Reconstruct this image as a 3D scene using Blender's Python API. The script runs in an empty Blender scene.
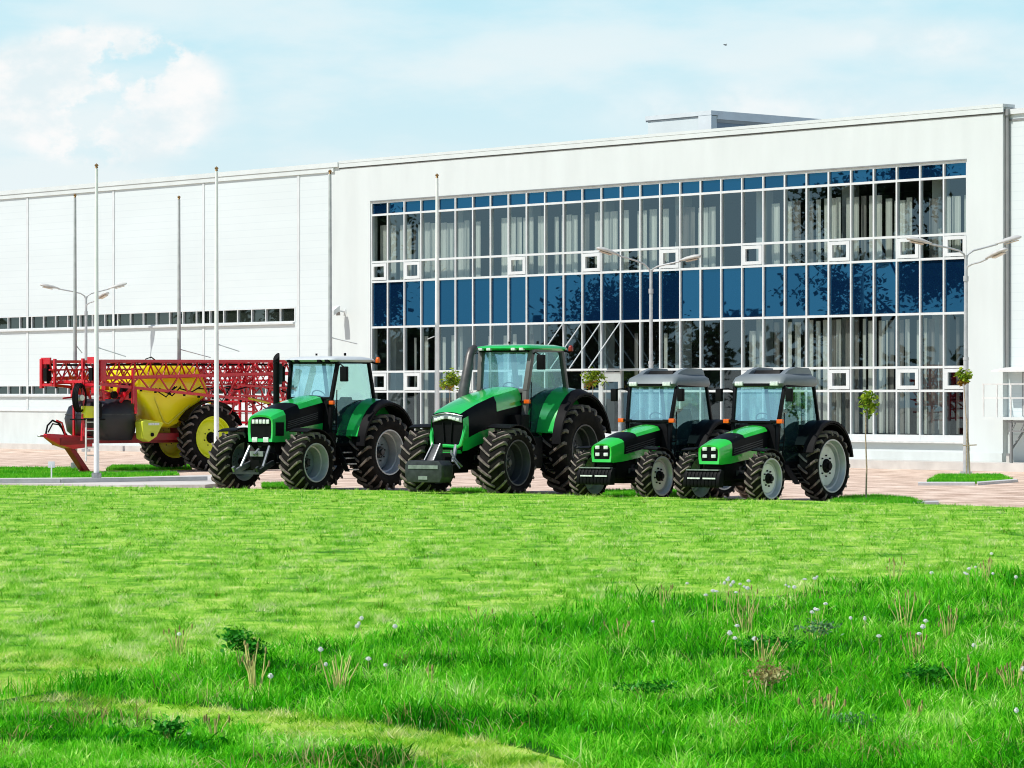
import bpy, bmesh, math, random
import numpy as np
from mathutils import Vector, Matrix, Euler
random.seed(11)
rng = np.random.default_rng(5)
sc = bpy.context.scene
col = sc.collection
R = math.radians
pi = math.pi

# ------------------------------------------------------------------ camera
F = 3300.0
CAMZ = 2.2
HY = 395.0
cam = bpy.data.cameras.new('camera')
cam.sensor_width = 36.0
cam.lens = F * 36.0 / 1024.0
cam.shift_y = (HY - 384.0) / 1024.0
cam.clip_start = 0.5
cam.clip_end = 9000
camo = bpy.data.objects.new('camera', cam)
camo.location = (0, 0, CAMZ)
camo.rotation_euler = (pi/2, 0, 0)
col.objects.link(camo)
sc.camera = camo

def G(px, py, z=0.0):
    """ground point seen at a pixel"""
    Y = F*(CAMZ-z)/(py-HY)
    return Vector(((px-512)/F*Y, Y, z))
def P(px, py, Y):
    return Vector(((px-512)/F*Y, Y, CAMZ-(py-HY)/F*Y))

# ------------------------------------------------------------------ render look
sc.render.engine = 'CYCLES'
sc.view_settings.view_transform = 'Standard'
sc.view_settings.look = 'None'
sc.view_settings.exposure = 0
sc.view_settings.gamma = 1
sc.cycles.filter_width = 1.05
sc.cycles.max_bounces = 8
sc.cycles.transparent_max_bounces = 12
sc.cycles.caustics_reflective = False
sc.cycles.caustics_refractive = False
sc.cycles.sample_clamp_indirect = 4
sc.cycles.sample_clamp_direct = 12

# ------------------------------------------------------------------ materials
def nodes_of(m):
    m.use_nodes = True
    nt = m.node_tree
    nt.nodes.clear()
    out = nt.nodes.new('ShaderNodeOutputMaterial')
    return nt, out
def N(nt, t, **kw):
    n = nt.nodes.new(t)
    for k, v in kw.items():
        if k.startswith('i_'):
            n.inputs[k[2:].replace('_', ' ')].default_value = v
        else:
            setattr(n, k, v)
    return n
def c4(c): return (c[0], c[1], c[2], 1.0)

def mat(name, c1, c2=None, scale=3.0, rough=0.5, metal=0.0, bump=0.0, bscale=None, coat=0.0, stretch=None, rr=0.0, detail=6, spec=None, lo=.35, hi=.65):
    m = bpy.data.materials.new(name)
    nt, out = nodes_of(m)
    L = nt.links.new
    b = N(nt, 'ShaderNodeBsdfPrincipled')
    b.inputs['Roughness'].default_value = rough
    b.inputs['Metallic'].default_value = metal
    if spec is not None: b.inputs['Specular IOR Level'].default_value = spec
    if coat: 
        b.inputs['Coat Weight'].default_value = coat
        b.inputs['Coat Roughness'].default_value = 0.08
    L(b.outputs[0], out.inputs[0])
    tc = N(nt, 'ShaderNodeTexCoord')
    vec = tc.outputs['Object']
    if stretch:
        mp = N(nt, 'ShaderNodeMapping'); mp.inputs['Scale'].default_value = stretch
        L(vec, mp.inputs[0]); vec = mp.outputs[0]
    if c2 is None: c2 = tuple(x*0.8 for x in c1)
    no = N(nt, 'ShaderNodeTexNoise'); no.inputs['Scale'].default_value = scale; no.inputs['Detail'].default_value = detail
    L(vec, no.inputs['Vector'])
    cr = N(nt, 'ShaderNodeValToRGB')
    cr.color_ramp.elements[0].position = lo; cr.color_ramp.elements[1].position = hi
    cr.color_ramp.elements[0].color = c4(c2); cr.color_ramp.elements[1].color = c4(c1)
    L(no.outputs['Fac'], cr.inputs[0]); L(cr.outputs[0], b.inputs['Base Color'])
    if rr:
        mr = N(nt, 'ShaderNodeMapRange'); mr.inputs[3].default_value = rough-rr; mr.inputs[4].default_value = rough+rr
        L(no.outputs['Fac'], mr.inputs[0]); L(mr.outputs[0], b.inputs['Roughness'])
    if bump:
        nb = N(nt, 'ShaderNodeTexNoise'); nb.inputs['Scale'].default_value = bscale or scale*8; nb.inputs['Detail'].default_value = 5
        L(vec, nb.inputs['Vector'])
        bp = N(nt, 'ShaderNodeBump'); bp.inputs['Strength'].default_value = bump; bp.inputs['Distance'].default_value = 0.03
        L(nb.outputs['Fac'], bp.inputs['Height']); L(bp.outputs[0], b.inputs['Normal'])
    return m

def glass(name, tint, refl, reflcol, base=None, basefac=0.0, rough=0.01, k=.5, vary=0):
    """thin pane: tinted see-through plus a mirror that strengthens with angle"""
    m = bpy.data.materials.new(name)
    nt, out = nodes_of(m); L = nt.links.new
    tr = N(nt, 'ShaderNodeBsdfTransparent'); tr.inputs[0].default_value = c4(tint)
    gl = N(nt, 'ShaderNodeBsdfGlossy'); gl.inputs[0].default_value = c4(reflcol); gl.inputs['Roughness'].default_value = rough
    tc = N(nt, 'ShaderNodeTexCoord')
    no = N(nt, 'ShaderNodeTexNoise'); no.inputs['Scale'].default_value = 0.55; no.inputs['Detail'].default_value = 1
    L(tc.outputs['Object'], no.inputs[0])
    bp = N(nt, 'ShaderNodeBump'); bp.inputs['Strength'].default_value = 0.05; bp.inputs['Distance'].default_value = 0.02
    L(no.outputs['Fac'], bp.inputs['Height']); L(bp.outputs[0], gl.inputs['Normal'])
    lw = N(nt, 'ShaderNodeLayerWeight'); lw.inputs[0].default_value = 0.5
    mr = N(nt, 'ShaderNodeMapRange'); mr.inputs[3].default_value = refl; mr.inputs[4].default_value = min(1, refl+k)
    fp_ = N(nt, 'ShaderNodeMath', operation='POWER'); fp_.inputs[1].default_value = 2.5
    L(lw.outputs['Facing'], fp_.inputs[0]); L(fp_.outputs[0], mr.inputs[0])
    if vary:
        oi = N(nt, 'ShaderNodeObjectInfo'); vr = N(nt, 'ShaderNodeMapRange'); vr.inputs[3].default_value = 1-vary; vr.inputs[4].default_value = 1+vary
        L(oi.outputs['Random'], vr.inputs[0]); vm = N(nt, 'ShaderNodeMix', data_type='RGBA'); vm.blend_type = 'MULTIPLY'; vm.inputs[0].default_value = 1
        vm.inputs[6].default_value = c4(reflcol); L(vr.outputs[0], vm.inputs[7]); L(vm.outputs[2], gl.inputs[0])
    a = tr.outputs[0]
    if base is not None:
        df = N(nt, 'ShaderNodeBsdfDiffuse'); df.inputs[0].default_value = c4(base)
        mx0 = N(nt, 'ShaderNodeMixShader'); mx0.inputs[0].default_value = basefac
        L(a, mx0.inputs[1]); L(df.outputs[0], mx0.inputs[2]); a = mx0.outputs[0]
    mx = N(nt, 'ShaderNodeMixShader')
    L(mr.outputs[0], mx.inputs[0]); L(a, mx.inputs[1]); L(gl.outputs[0], mx.inputs[2])
    L(mx.outputs[0], out.inputs[0])
    return m

M = {}
M['plaster'] = mat('white_plaster', (.64,.695,.685), (.60,.65,.64), scale=1.2, rough=.85, bump=.05, bscale=30, stretch=(1,1,.25))
def cladding(name, c, pitch):
    m = mat(name, c, tuple(x*.95 for x in c), scale=.6, rough=.45, stretch=(.3,1,1))
    nt = m.node_tree; L = nt.links.new
    b = next(n for n in nt.nodes if n.type == 'BSDF_PRINCIPLED')
    cr = next(n for n in nt.nodes if n.type == 'VALTORGB')
    tc = next(n for n in nt.nodes if n.type == 'TEX_COORD')
    sx = N(nt, 'ShaderNodeSeparateXYZ'); L(tc.outputs['Object'], sx.inputs[0])
    dv = N(nt, 'ShaderNodeMath', operation='DIVIDE'); dv.inputs[1].default_value = pitch; L(sx.outputs[2], dv.inputs[0])
    fr = N(nt, 'ShaderNodeMath', operation='FRACT'); L(dv.outputs[0], fr.inputs[0])
    lt = N(nt, 'ShaderNodeMath', operation='LESS_THAN'); lt.inputs[1].default_value = .09; L(fr.outputs[0], lt.inputs[0])
    mx = N(nt, 'ShaderNodeMix', data_type='RGBA'); mx.blend_type = 'MULTIPLY'
    L(lt.outputs[0], mx.inputs[0]); L(cr.outputs[0], mx.inputs[6]); mx.inputs[7].default_value = (.93,.94,.95,1)
    L(mx.outputs[2], b.inputs['Base Color'])
    return m
M['cladding'] = cladding('ribbed_white_cladding', (.665,.735,.74), .28)
M['plinth'] = mat('painted_plinth', (.64,.69,.675), (.57,.61,.595), scale=1.5, rough=.9, stretch=(1,1,.4))
M['trim_grey'] = mat('grey_metal_trim', (.30,.31,.31), (.25,.26,.26), scale=2, rough=.45, metal=.4)
M['trim_dark'] = mat('dark_joint', (.10,.10,.095), (.07,.07,.07), scale=3, rough=.6)
M['white_metal'] = mat('white_frame_paint', (.68,.72,.72), (.62,.65,.65), scale=2, rough=.35)
M['rail_white'] = mat('rail_paint', (.74,.74,.72), (.6,.6,.58), scale=4, rough=.5)
M['shade_blue'] = mat('bluish_painted_shade', (.24,.30,.35), (.20,.25,.30), scale=1, rough=.6)  # blue-grey: shade of the right-hand faces put into the colour
M['concrete'] = mat('pale_concrete', (.62,.60,.56), (.50,.48,.45), scale=1.5, rough=.95, bump=.1, bscale=40)
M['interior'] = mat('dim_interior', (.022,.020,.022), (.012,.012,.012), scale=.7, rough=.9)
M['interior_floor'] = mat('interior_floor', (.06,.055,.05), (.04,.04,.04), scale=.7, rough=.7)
M['curtain'] = mat('beige_blind', (.86,.84,.75), (.72,.70,.62), scale=9, rough=.9, stretch=(1,1,.05))
M['curtain_dark'] = mat('taupe_blind', (.34,.31,.27), (.2,.18,.16), scale=9, rough=.9, stretch=(1,1,.05))
M['pane'] = glass('window_pane', (.74,.81,.81), .20, (.36,.53,.63), k=.4)
M['spandrel'] = glass('blue_spandrel_glass', (.01,.03,.06), .50, (.045,.21,.36), base=(.004,.026,.085), basefac=.9, vary=.12)
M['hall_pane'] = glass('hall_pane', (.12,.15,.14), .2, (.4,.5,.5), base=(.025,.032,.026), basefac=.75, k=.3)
M['cab_glass'] = glass('cab_glass', (.68,.86,.84), .12, (.55,.9,.95), base=(.3,.6,.6), basefac=.02, k=.4)
M['wind_glass'] = glass('windscreen_glass', (.55,.80,.84), .30, (.66,.95,1.0), base=(.45,.82,.90), basefac=.20)  # pale blue diffuse share paints the sky reflection into the glass
M['green'] = mat('tractor_green', (.016,.55,.085), (.013,.49,.072), scale=2, rough=.24, coat=.9)
M['green2'] = mat('tractor_bright_green', (.030,.62,.06), (.022,.55,.05), scale=2, rough=.24, coat=.9)
M['black'] = mat('black_plastic', (.008,.008,.009), (.005,.005,.006), scale=5, rough=.55, rr=.1, spec=.08)
M['black_paint'] = mat('black_gloss', (.004,.005,.007), (.003,.004,.005), scale=5, rough=.42, coat=.0, spec=.09)
M['dark'] = mat('dark_chassis', (.005,.005,.005), (.003,.003,.003), scale=6, rough=.6, spec=.12)
M['rubber'] = mat('tyre_rubber', (.014,.012,.011), (.005,.0045,.004), scale=7, rough=.8, bump=.2, spec=.12)
M['lug'] = mat('dusty_tread', (.25,.205,.175), (.09,.075,.065), scale=9, rough=.95, bump=.3)
M['rim_silver'] = mat('rim_silver', (.50,.52,.54), (.40,.42,.44), scale=4, rough=.42, metal=.35)
M['rim_white'] = mat('rim_disc_white', (.78,.77,.74), (.64,.63,.60), scale=5, rough=.5)
M['rim_mid'] = mat('rim_bluish', (.20,.25,.29), (.14,.18,.21), scale=4, rough=.4, metal=.35)
M['rim_dark'] = mat('rim_graphite', (.06,.066,.075), (.045,.05,.055), scale=4, rough=.45, metal=.3)
M['rim_yellow'] = mat('rim_lime_yellow', (.78,.86,.02), (.70,.76,.015), scale=3, rough=.4)
M['roof_white'] = mat('roof_offwhite', (.62,.66,.66), (.55,.59,.6), scale=2, rough=.4)
M['roof_grey'] = mat('roof_grey', (.185,.215,.23), (.14,.165,.175), scale=2, rough=.42)
M['cab_grey'] = mat('pillar_grey', (.13,.125,.12), (.10,.096,.092), scale=5, rough=.5)
M['exhaust_grey'] = mat('exhaust_steel', (.13,.125,.12), (.085,.08,.078), scale=6, rough=.42, metal=.5)
M['steel'] = mat('bare_steel', (.42,.43,.44), (.26,.27,.28), scale=8, rough=.38, metal=.7)
M['gunmetal'] = mat('gunmetal_cast', (.055,.06,.066), (.03,.033,.036), scale=8, rough=.45, metal=.4)
M['seat'] = mat('seat_fabric', (.02,.05,.055), (.012,.03,.035), scale=8, rough=.9)
M['lens'] = mat('headlight_lens', (.85,.87,.85), (.6,.63,.62), scale=20, rough=.12)
M['orange'] = mat('orange_lens', (.9,.16,.01), (.75,.1,.006), scale=12, rough=.25)
M['red_lens'] = mat('red_lens', (.32,.03,.01), (.2,.015,.01), scale=12, rough=.25)
M['red'] = mat('sprayer_red', (.68,.008,.024), (.56,.006,.018), scale=3, rough=.38, coat=.3)
M['red_dark'] = mat('sprayer_dark_red', (.30,.008,.013), (.22,.006,.01), scale=3, rough=.5)
M['yellow'] = mat('sprayer_yellow_tank', (.98,.86,.010), (.92,.80,.008), scale=1.5, rough=.36, coat=.3)
def sss(m, w, rad):
    b = next(n for n in m.node_tree.nodes if n.type == 'BSDF_PRINCIPLED')
    b.inputs['Subsurface Weight'].default_value = w; b.inputs['Subsurface Radius'].default_value = rad; b.inputs['Subsurface Scale'].default_value = .6
sss(M['yellow'], .7, (1.2, 1.0, .08))
M['yellow_green'] = mat('lime_tank', (.68,.74,.05), (.58,.64,.04), scale=2, rough=.4)
M['navy'] = mat('black_tank', (.018,.020,.027), (.012,.013,.018), scale=2, rough=.45)
M['pole'] = mat('flagpole_white', (.90,.90,.88), (.82,.82,.80), scale=3, rough=.4)
M['pole_grey'] = mat('galvanised_pole', (.52,.54,.55), (.42,.44,.45), scale=5, rough=.5, metal=.15)
M['lamp_head'] = mat('lamp_housing', (.58,.58,.56), (.48,.48,.46), scale=6, rough=.4)
M['lamp_glass'] = mat('lamp_lens', (.62,.52,.40), (.5,.42,.32), scale=14, rough=.25)
M['gold'] = mat('brass_finial', (.32,.2,.08), (.22,.13,.05), scale=6, rough=.4, metal=.5)
M['bark'] = mat('young_bark', (.52,.42,.30), (.34,.26,.17), scale=20, rough=.95)
M['terracotta'] = mat('terracotta', (.45,.16,.08), (.34,.11,.06), scale=8, rough=.9)
M['straw'] = mat('dry_stalk', (.70,.69,.24), (.50,.47,.14), scale=14, rough=.95)
M['straw_dark'] = mat('dry_seed_brown', (.42,.35,.12), (.2,.16,.05), scale=30, rough=.95)
M['puff_core'] = mat('dandelion_core', (.35,.27,.2), (.25,.2,.15), scale=30, rough=.95)
M['bird'] = mat('bird_dark', (.02,.02,.02), (.01,.01,.01), scale=20, rough=.8)

def leafmat(name, c1, c2, trans=.35, attr=True):
    m = bpy.data.materials.new(name)
    nt, out = nodes_of(m); L = nt.links.new
    at = N(nt, 'ShaderNodeAttribute'); at.attribute_name = 'rnd'
    cr = N(nt, 'ShaderNodeValToRGB')
    cr.color_ramp.elements[0].color = c4(c2); cr.color_ramp.elements[1].color = c4(c1)
    L(at.outputs['Fac'], cr.inputs[0])
    d = N(nt, 'ShaderNodeBsdfDiffuse'); t = N(nt, 'ShaderNodeBsdfTranslucent')
    L(cr.outputs[0], d.inputs[0]); L(cr.outputs[0], t.inputs[0])
    g = N(nt, 'ShaderNodeBsdfGlossy'); g.inputs['Roughness'].default_value = .4; g.inputs[0].default_value = (.8,.9,.8,1)
    mx = N(nt, 'ShaderNodeMixShader'); mx.inputs[0].default_value = trans
    L(d.outputs[0], mx.inputs[1]); L(t.outputs[0], mx.inputs[2])
    m2 = N(nt, 'ShaderNodeMixShader'); m2.inputs[0].default_value = .012
    L(mx.outputs[0], m2.inputs[1]); L(g.outputs[0], m2.inputs[2])
    L(m2.outputs[0], out.inputs[0])
    return m
M['leaf'] = leafmat('sapling_leaf', (.42,.52,.04), (.08,.20,.015))
M['leaf_autumn'] = leafmat('rusty_leaf', (.55,.33,.05), (.22,.09,.015))
M['leaf_dark'] = leafmat('dark_weed_leaf', (.05,.38,.02), (.012,.15,.008))
M['leaf_pale'] = leafmat('pale_weed_leaf', (.50,.48,.20), (.24,.16,.05))
M['leaf_grey'] = leafmat('grey_weed_leaf', (.22,.42,.20), (.07,.2,.07))
M['puff'] = leafmat('dandelion_white', (1,.99,.96), (1,.99,.96), trans=.08)
M['leaf_wood'] = leafmat('woodland_leaf', (.05,.09,.03), (.015,.03,.012))

def grassmat(name, stops, patch=None, pscale=1.0, trans=.35, pstretch=(1,1,1), lo=.36, hi=.64, wr=.42, wn=.6):
    """blade colour from a per-blade random number, bent by a ground noise so patches read"""
    m = bpy.data.materials.new(name)
    nt, out = nodes_of(m); L = nt.links.new
    at = N(nt, 'ShaderNodeAttribute'); at.attribute_name = 'rnd'
    geo = N(nt, 'ShaderNodeNewGeometry')
    mp = N(nt, 'ShaderNodeMapping'); mp.inputs['Scale'].default_value = pstretch
    L(geo.outputs['Position'], mp.inputs[0])
    no = N(nt, 'ShaderNodeTexNoise'); no.inputs['Scale'].default_value = pscale; no.inputs['Detail'].default_value = 4
    L(mp.outputs[0], no.inputs[0])
    cr = N(nt, 'ShaderNodeValToRGB'); e = cr.color_ramp.elements
    e[0].position = stops[0][0]; e[0].color = c4(stops[0][1])
    e[1].position = stops[-1][0]; e[1].color = c4(stops[-1][1])
    for p_, c_ in stops[1:-1]:
        k = e.new(p_); k.color = c4(c_)
    mul = N(nt, 'ShaderNodeMath', operation='MULTIPLY_ADD'); mul.inputs[1].default_value = wr; mul.inputs[2].default_value = 0
    L(at.outputs['Fac'], mul.inputs[0])
    mr = N(nt, 'ShaderNodeMapRange'); mr.inputs[1].default_value = lo; mr.inputs[2].default_value = hi; mr.inputs[3].default_value = 0; mr.inputs[4].default_value = wn
    L(no.outputs['Fac'], mr.inputs[0])
    ad = N(nt, 'ShaderNodeMath', operation='ADD'); L(mul.outputs[0], ad.inputs[0]); L(mr.outputs[0], ad.inputs[1])
    L(ad.outputs[0], cr.inputs[0])
    d = N(nt, 'ShaderNodeBsdfDiffuse'); t = N(nt, 'ShaderNodeBsdfTranslucent')
    L(cr.outputs[0], d.inputs[0]); L(cr.outputs[0], t.inputs[0])
    mx = N(nt, 'ShaderNodeMixShader'); mx.inputs[0].default_value = trans
    L(d.outputs[0], mx.inputs[1]); L(t.outputs[0], mx.inputs[2])
    g = N(nt, 'ShaderNodeBsdfGlossy'); g.inputs['Roughness'].default_value = .35; g.inputs[0].default_value = (.85,1,.8,1)
    m2 = N(nt, 'ShaderNodeMixShader'); m2.inputs[0].default_value = .012
    L(mx.outputs[0], m2.inputs[1]); L(g.outputs[0], m2.inputs[2])
    L(m2.outputs[0], out.inputs[0])
    return m
LAWN = [(0,(.13,.14,.015)), (.08,(.05,.26,.005)), (.26,(.12,.47,.012)), (.46,(.29,.63,.045)), (.65,(.52,.75,.17)), (.84,(.76,.82,.38)), (1,(.92,.86,.58))]
TALL = [(0,(.004,.06,.001)), (.25,(.016,.25,.002)), (.48,(.07,.54,.004)), (.7,(.22,.76,.025)), (.9,(.48,.86,.13)), (1,(.74,.86,.38))]
MOWN = [(0,(.03,.19,.003)), (.2,(.12,.42,.010)), (.45,(.36,.62,.04)), (.7,(.60,.72,.16)), (.88,(.80,.80,.36)), (1,(.88,.78,.48))]
M['lawn_blade'] = grassmat('lawn_blade', LAWN, pscale=2.6, pstretch=(1.0,.33,1), lo=.38, hi=.62, wr=.46, wn=.58)
M['mown_blade'] = grassmat('mown_blade', MOWN, pscale=4.0, pstretch=(.7,.5,1), lo=.40, hi=.60, wr=.42, wn=.6)
M['tall_blade'] = grassmat('tall_blade', TALL, pscale=.9)
M['dry_blade'] = grassmat('dry_blade', [(0,(.16,.12,.03)),(.4,(.42,.36,.12)),(.75,(.66,.56,.26)),(1,(.78,.70,.40))], pscale=2.0)
M['clover_blade'] = grassmat('clover_blade', [(0,(.004,.09,.003)),(.5,(.012,.26,.006)),(1,(.06,.44,.015))], pscale=2.0)
M['verge_blade'] = grassmat('verge_blade', [(0,(.03,.24,.006)),(.5,(.10,.50,.015)),(1,(.34,.68,.06))], pscale=1.0)

def groundmat(name, stops, scale, rough=.95, scale2=None, stretch=(1,1,1), bump=.3):
    m = bpy.data.materials.new(name)
    nt, out = nodes_of(m); L = nt.links.new
    geo = N(nt, 'ShaderNodeNewGeometry')
    mp = N(nt, 'ShaderNodeMapping'); mp.inputs['Scale'].default_value = stretch
    L(geo.outputs['Position'], mp.inputs[0])
    n1 = N(nt, 'ShaderNodeTexNoise'); n1.inputs['Scale'].default_value = scale; n1.inputs['Detail'].default_value = 8; n1.inputs['Roughness'].default_value = .75
    n2 = N(nt, 'ShaderNodeTexNoise'); n2.inputs['Scale'].default_value = scale2 or scale*.06; n2.inputs['Detail'].default_value = 5
    L(mp.outputs[0], n1.inputs[0]); L(mp.outputs[0], n2.inputs[0])
    av = N(nt, 'ShaderNodeMix', data_type='FLOAT'); av.inputs[0].default_value = .5
    L(n1.outputs['Fac'], av.inputs[2]); L(n2.outputs['Fac'], av.inputs[3])
    cr = N(nt, 'ShaderNodeValToRGB'); e = cr.color_ramp.elements
    e[0].position = stops[0][0]; e[0].color = c4(stops[0][1]); e[1].position = stops[-1][0]; e[1].color = c4(stops[-1][1])
    for p_, c_ in stops[1:-1]:
        k = e.new(p_); k.color = c4(c_)
    L(av.outputs[0], cr.inputs[0])
    b = N(nt, 'ShaderNodeBsdfPrincipled'); b.inputs['Roughness'].default_value = rough; b.inputs['Specular IOR Level'].default_value = .1
    L(cr.outputs[0], b.inputs['Base Color'])
    bp = N(nt, 'ShaderNodeBump'); bp.inputs['Strength'].default_value = bump; bp.inputs['Distance'].default_value = .03
    L(n1.outputs['Fac'], bp.inputs['Height']); L(bp.outputs[0], b.inputs['Normal'])
    L(b.outputs[0], out.inputs[0])
    return m
M['gravel'] = groundmat('pinkish_gravel', [(.36,(.26,.17,.12)),(.44,(.50,.36,.28)),(.54,(.72,.56,.45)),(.64,(.88,.76,.66))], 22, stretch=(1,1,1))
M['soil_green'] = groundmat('lawn_soil', [(.38,(.03,.17,.008)),(.47,(.14,.38,.02)),(.55,(.32,.56,.06)),(.64,(.52,.60,.18))], 7, scale2=2.4, stretch=(.6,.5,1))
M['soil_tall'] = groundmat('rough_soil', [(.35,(.006,.05,.003)),(.5,(.02,.12,.006)),(.65,(.06,.18,.012)),(.72,(.16,.14,.05))], 9)
M['path'] = groundmat('pale_path', [(.35,(.50,.46,.42)),(.5,(.62,.59,.55)),(.65,(.72,.70,.67))], 8)
M['kerb'] = groundmat('kerb_stone', [(.35,(.42,.42,.42)),(.5,(.54,.54,.54)),(.65,(.62,.62,.62))], 6)

# ------------------------------------------------------------------ mesh builder
class MB:
    def __init__(s):
        s.v = []; s.f = []
    def add(s, vs, fs):
        o = len(s.v); s.v += [tuple(p) for p in vs]; s.f += [tuple(i+o for i in f) for f in fs]
        return s
    def box(s, x0, x1, y0, y1, z0, z1, mtx=None):
        vs = [Vector((x, y, z)) for x in (x0, x1) for y in (y0, y1) for z in (z0, z1)]
        if mtx is not None: vs = [mtx @ p for p in vs]
        return s.add(vs, [(0,1,3,2),(4,6,7,5),(0,4,5,1),(2,3,7,6),(0,2,6,4),(1,5,7,3)])
    def hexa(s, lower, upper):
        n = len(lower)
        fs = [tuple(range(n))[::-1], tuple(range(n, 2*n))]
        fs += [(i, (i+1) % n, n+(i+1) % n, n+i) for i in range(n)]
        return s.add(list(lower)+list(upper), fs)
    def prism(s, poly, axis, lo, hi):
        """poly of 2-D points in the two other axes (in x,y,z order)"""
        def mk(p, t):
            if axis == 'x': return (t, p[0], p[1])
            if axis == 'y': return (p[0], t, p[1])
            return (p[0], p[1], t)
        return s.hexa([mk(p, lo) for p in poly], [mk(p, hi) for p in poly])
    def tube(s, pts, r, n=8, caps=True, r1=None):
        pts = [Vector(p) for p in pts]; k = len(pts)
        rad = r if isinstance(r, (list, tuple)) else [r + ((r1 if r1 is not None else r)-r)*i/max(1, k-1) for i in range(k)]
        vs = []; ref = None
        for i, p in enumerate(pts):
            t = (pts[min(i+1, k-1)]-pts[max(i-1, 0)])
            if t.length < 1e-9: t = Vector((0,0,1))
            t.normalize()
            if ref is None or abs(ref.dot(t)) > .95:
                ref = Vector((0,0,1)) if abs(t.z) < .9 else Vector((1,0,0))
            a = ref.cross(t).normalized(); b = t.cross(a); ref = b if abs(b.z) > .2 else ref
            for j in range(n):
                an = 2*pi*j/n
                vs.append(p + a*(rad[i]*math.cos(an)) + b*(rad[i]*math.sin(an)))
        fs = [(i*n+j, i*n+(j+1) % n, (i+1)*n+(j+1) % n, (i+1)*n+j) for i in range(k-1) for j in range(n)]
        if caps: fs += [tuple(range(n))[::-1], tuple(range((k-1)*n, k*n))]
        return s.add(vs, fs)
    def bar(s, p0, p1, w, h=None):
        """square bar"""
        h = h or w
        p0 = Vector(p0); p1 = Vector(p1); t = (p1-p0).normalized()
        ref = Vector((0,0,1)) if abs(t.z) < .9 else Vector((1,0,0))
        a = ref.cross(t).normalized()*(w/2); b = t.cross(a.normalized())*(h/2)
        return s.hexa([p0-a-b, p0+a-b, p0+a+b, p0-a+b], [p1-a-b, p1+a-b, p1+a+b, p1-a+b])
    def lathe(s, prof, n=32, axis='y', c=(0,0,0), a0=0, a1=2*pi):
        """prof: (radius, along)"""
        full = abs(a1-a0-2*pi) < 1e-6
        m = n if full else n+1
        vs = []; k = len(prof)
        for i in range(m):
            an = a0+(a1-a0)*i/n
            for r, t in prof:
                u, w = r*math.sin(an), r*math.cos(an)
                if axis == 'y': q = (c[0]+u, c[1]+t, c[2]+w)
                elif axis == 'z': q = (c[0]+u, c[1]+w, c[2]+t)
                else: q = (c[0]+t, c[1]+u, c[2]+w)
                vs.append(q)
        fs = []
        for i in range(n):
            i2 = (i+1) % m
            for j in range(k-1):
                fs.append((i*k+j, i2*k+j, i2*k+j+1, i*k+j+1))
        return s.add(vs, fs)
    def loft(s, rings, caps=(True, True), closed=True):
        n = len(rings[0]); vs = [p for r in rings for p in r]
        fs = []
        for i in range(len(rings)-1):
            for j in range(n if closed else n-1):
                fs.append((i*n+j, i*n+(j+1) % n, (i+1)*n+(j+1) % n, (i+1)*n+j))
        if caps[0]: fs.append(tuple(range(n))[::-1])
        if caps[1]: fs.append(tuple(range((len(rings)-1)*n, len(rings)*n)))
        return s.add(vs, fs)
    def quad(s, *p): return s.add(p, [tuple(range(len(p)))])
    def mesh(s, name, m, smooth=38, bevel=0):
        me = bpy.data.meshes.new(name)
        me.from_pydata(s.v, [], s.f); me.validate()
        bm = bmesh.new(); bm.from_mesh(me)
        bmesh.ops.recalc_face_normals(bm, faces=bm.faces)
        if bevel:
            bm.edges.ensure_lookup_table()
            es = [e for e in bm.edges if len(e.link_faces) == 2 and e.calc_face_angle(0) > R(38)]
            if es: bmesh.ops.bevel(bm, geom=es, offset=bevel, segments=2, profile=.6, affect='EDGES', clamp_overlap=True)
        bm.to_mesh(me); bm.free()
        if smooth:
            me.polygons.foreach_set('use_smooth', [True]*len(me.polygons))
            me.set_sharp_from_angle(angle=R(smooth))
        me.materials.append(m)
        return me

def link(o, parent=None):
    col.objects.link(o)
    if parent is not None: o.parent = parent
    return o
def part(name, mb, m, parent=None, loc=None, rot=None, smooth=38, bevel=0):
    me = mb.mesh(name, M[m] if isinstance(m, str) else m, smooth, bevel) if isinstance(mb, MB) else mb
    o = link(bpy.data.objects.new(name, me), parent)
    if loc is not None: o.location = loc
    if rot is not None: o.rotation_euler = rot
    return o
def tag(o, label=None, cat=None, group=None, kind=None):
    if label: o['label'] = label
    if cat: o['category'] = cat
    if group: o['group'] = group
    if kind: o['kind'] = kind
    return o
def empty(name, loc, rz=0):
    o = link(bpy.data.objects.new(name, None)); o.location = loc; o.rotation_euler = (0,0,rz); o.empty_display_size = .2
    return o
def struct(name, mb, m, smooth=0, **kw):
    return tag(part(name, mb, m, smooth=smooth, **kw), kind='structure')
def copy_tree(o, parent=None):
    c = o.copy(); col.objects.link(c); c.parent = parent
    for ch in [x for x in o.children]: copy_tree(ch, c)
    return c

# ------------------------------------------------------------------ facade frame (local x along the wall to the left, y outward, z up)
D_ = Vector((-.6573, .7536, 0)); N_ = Vector((-.7536, -.6573, 0))
CORNER = Vector((15.0, 100.85, 0))
BROT = math.atan2(D_.y, D_.x)
def BW(s, o, z=0): 
    p = CORNER + D_*s + N_*o; return Vector((p.x, p.y, z))
def s_of(px): return (339762.0/(px+2366.0)-100.85)/.7536

exec_parts = []
# ================================================================== BUILDING
bld = empty('factory_building', CORNER, BROT)
tag(bld, 'long white factory and office building with a tall blue glazed front', 'building')
H = 11.0
S0, BAY, NB = 1.45, .983, 30
S1 = S0+NB*BAY
ZR = [0.93, 2.33, 3.07, 4.74, 6.45, 7.19, 8.96, 9.42]
SEND = 82.0
DEPTH = 45.0
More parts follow.
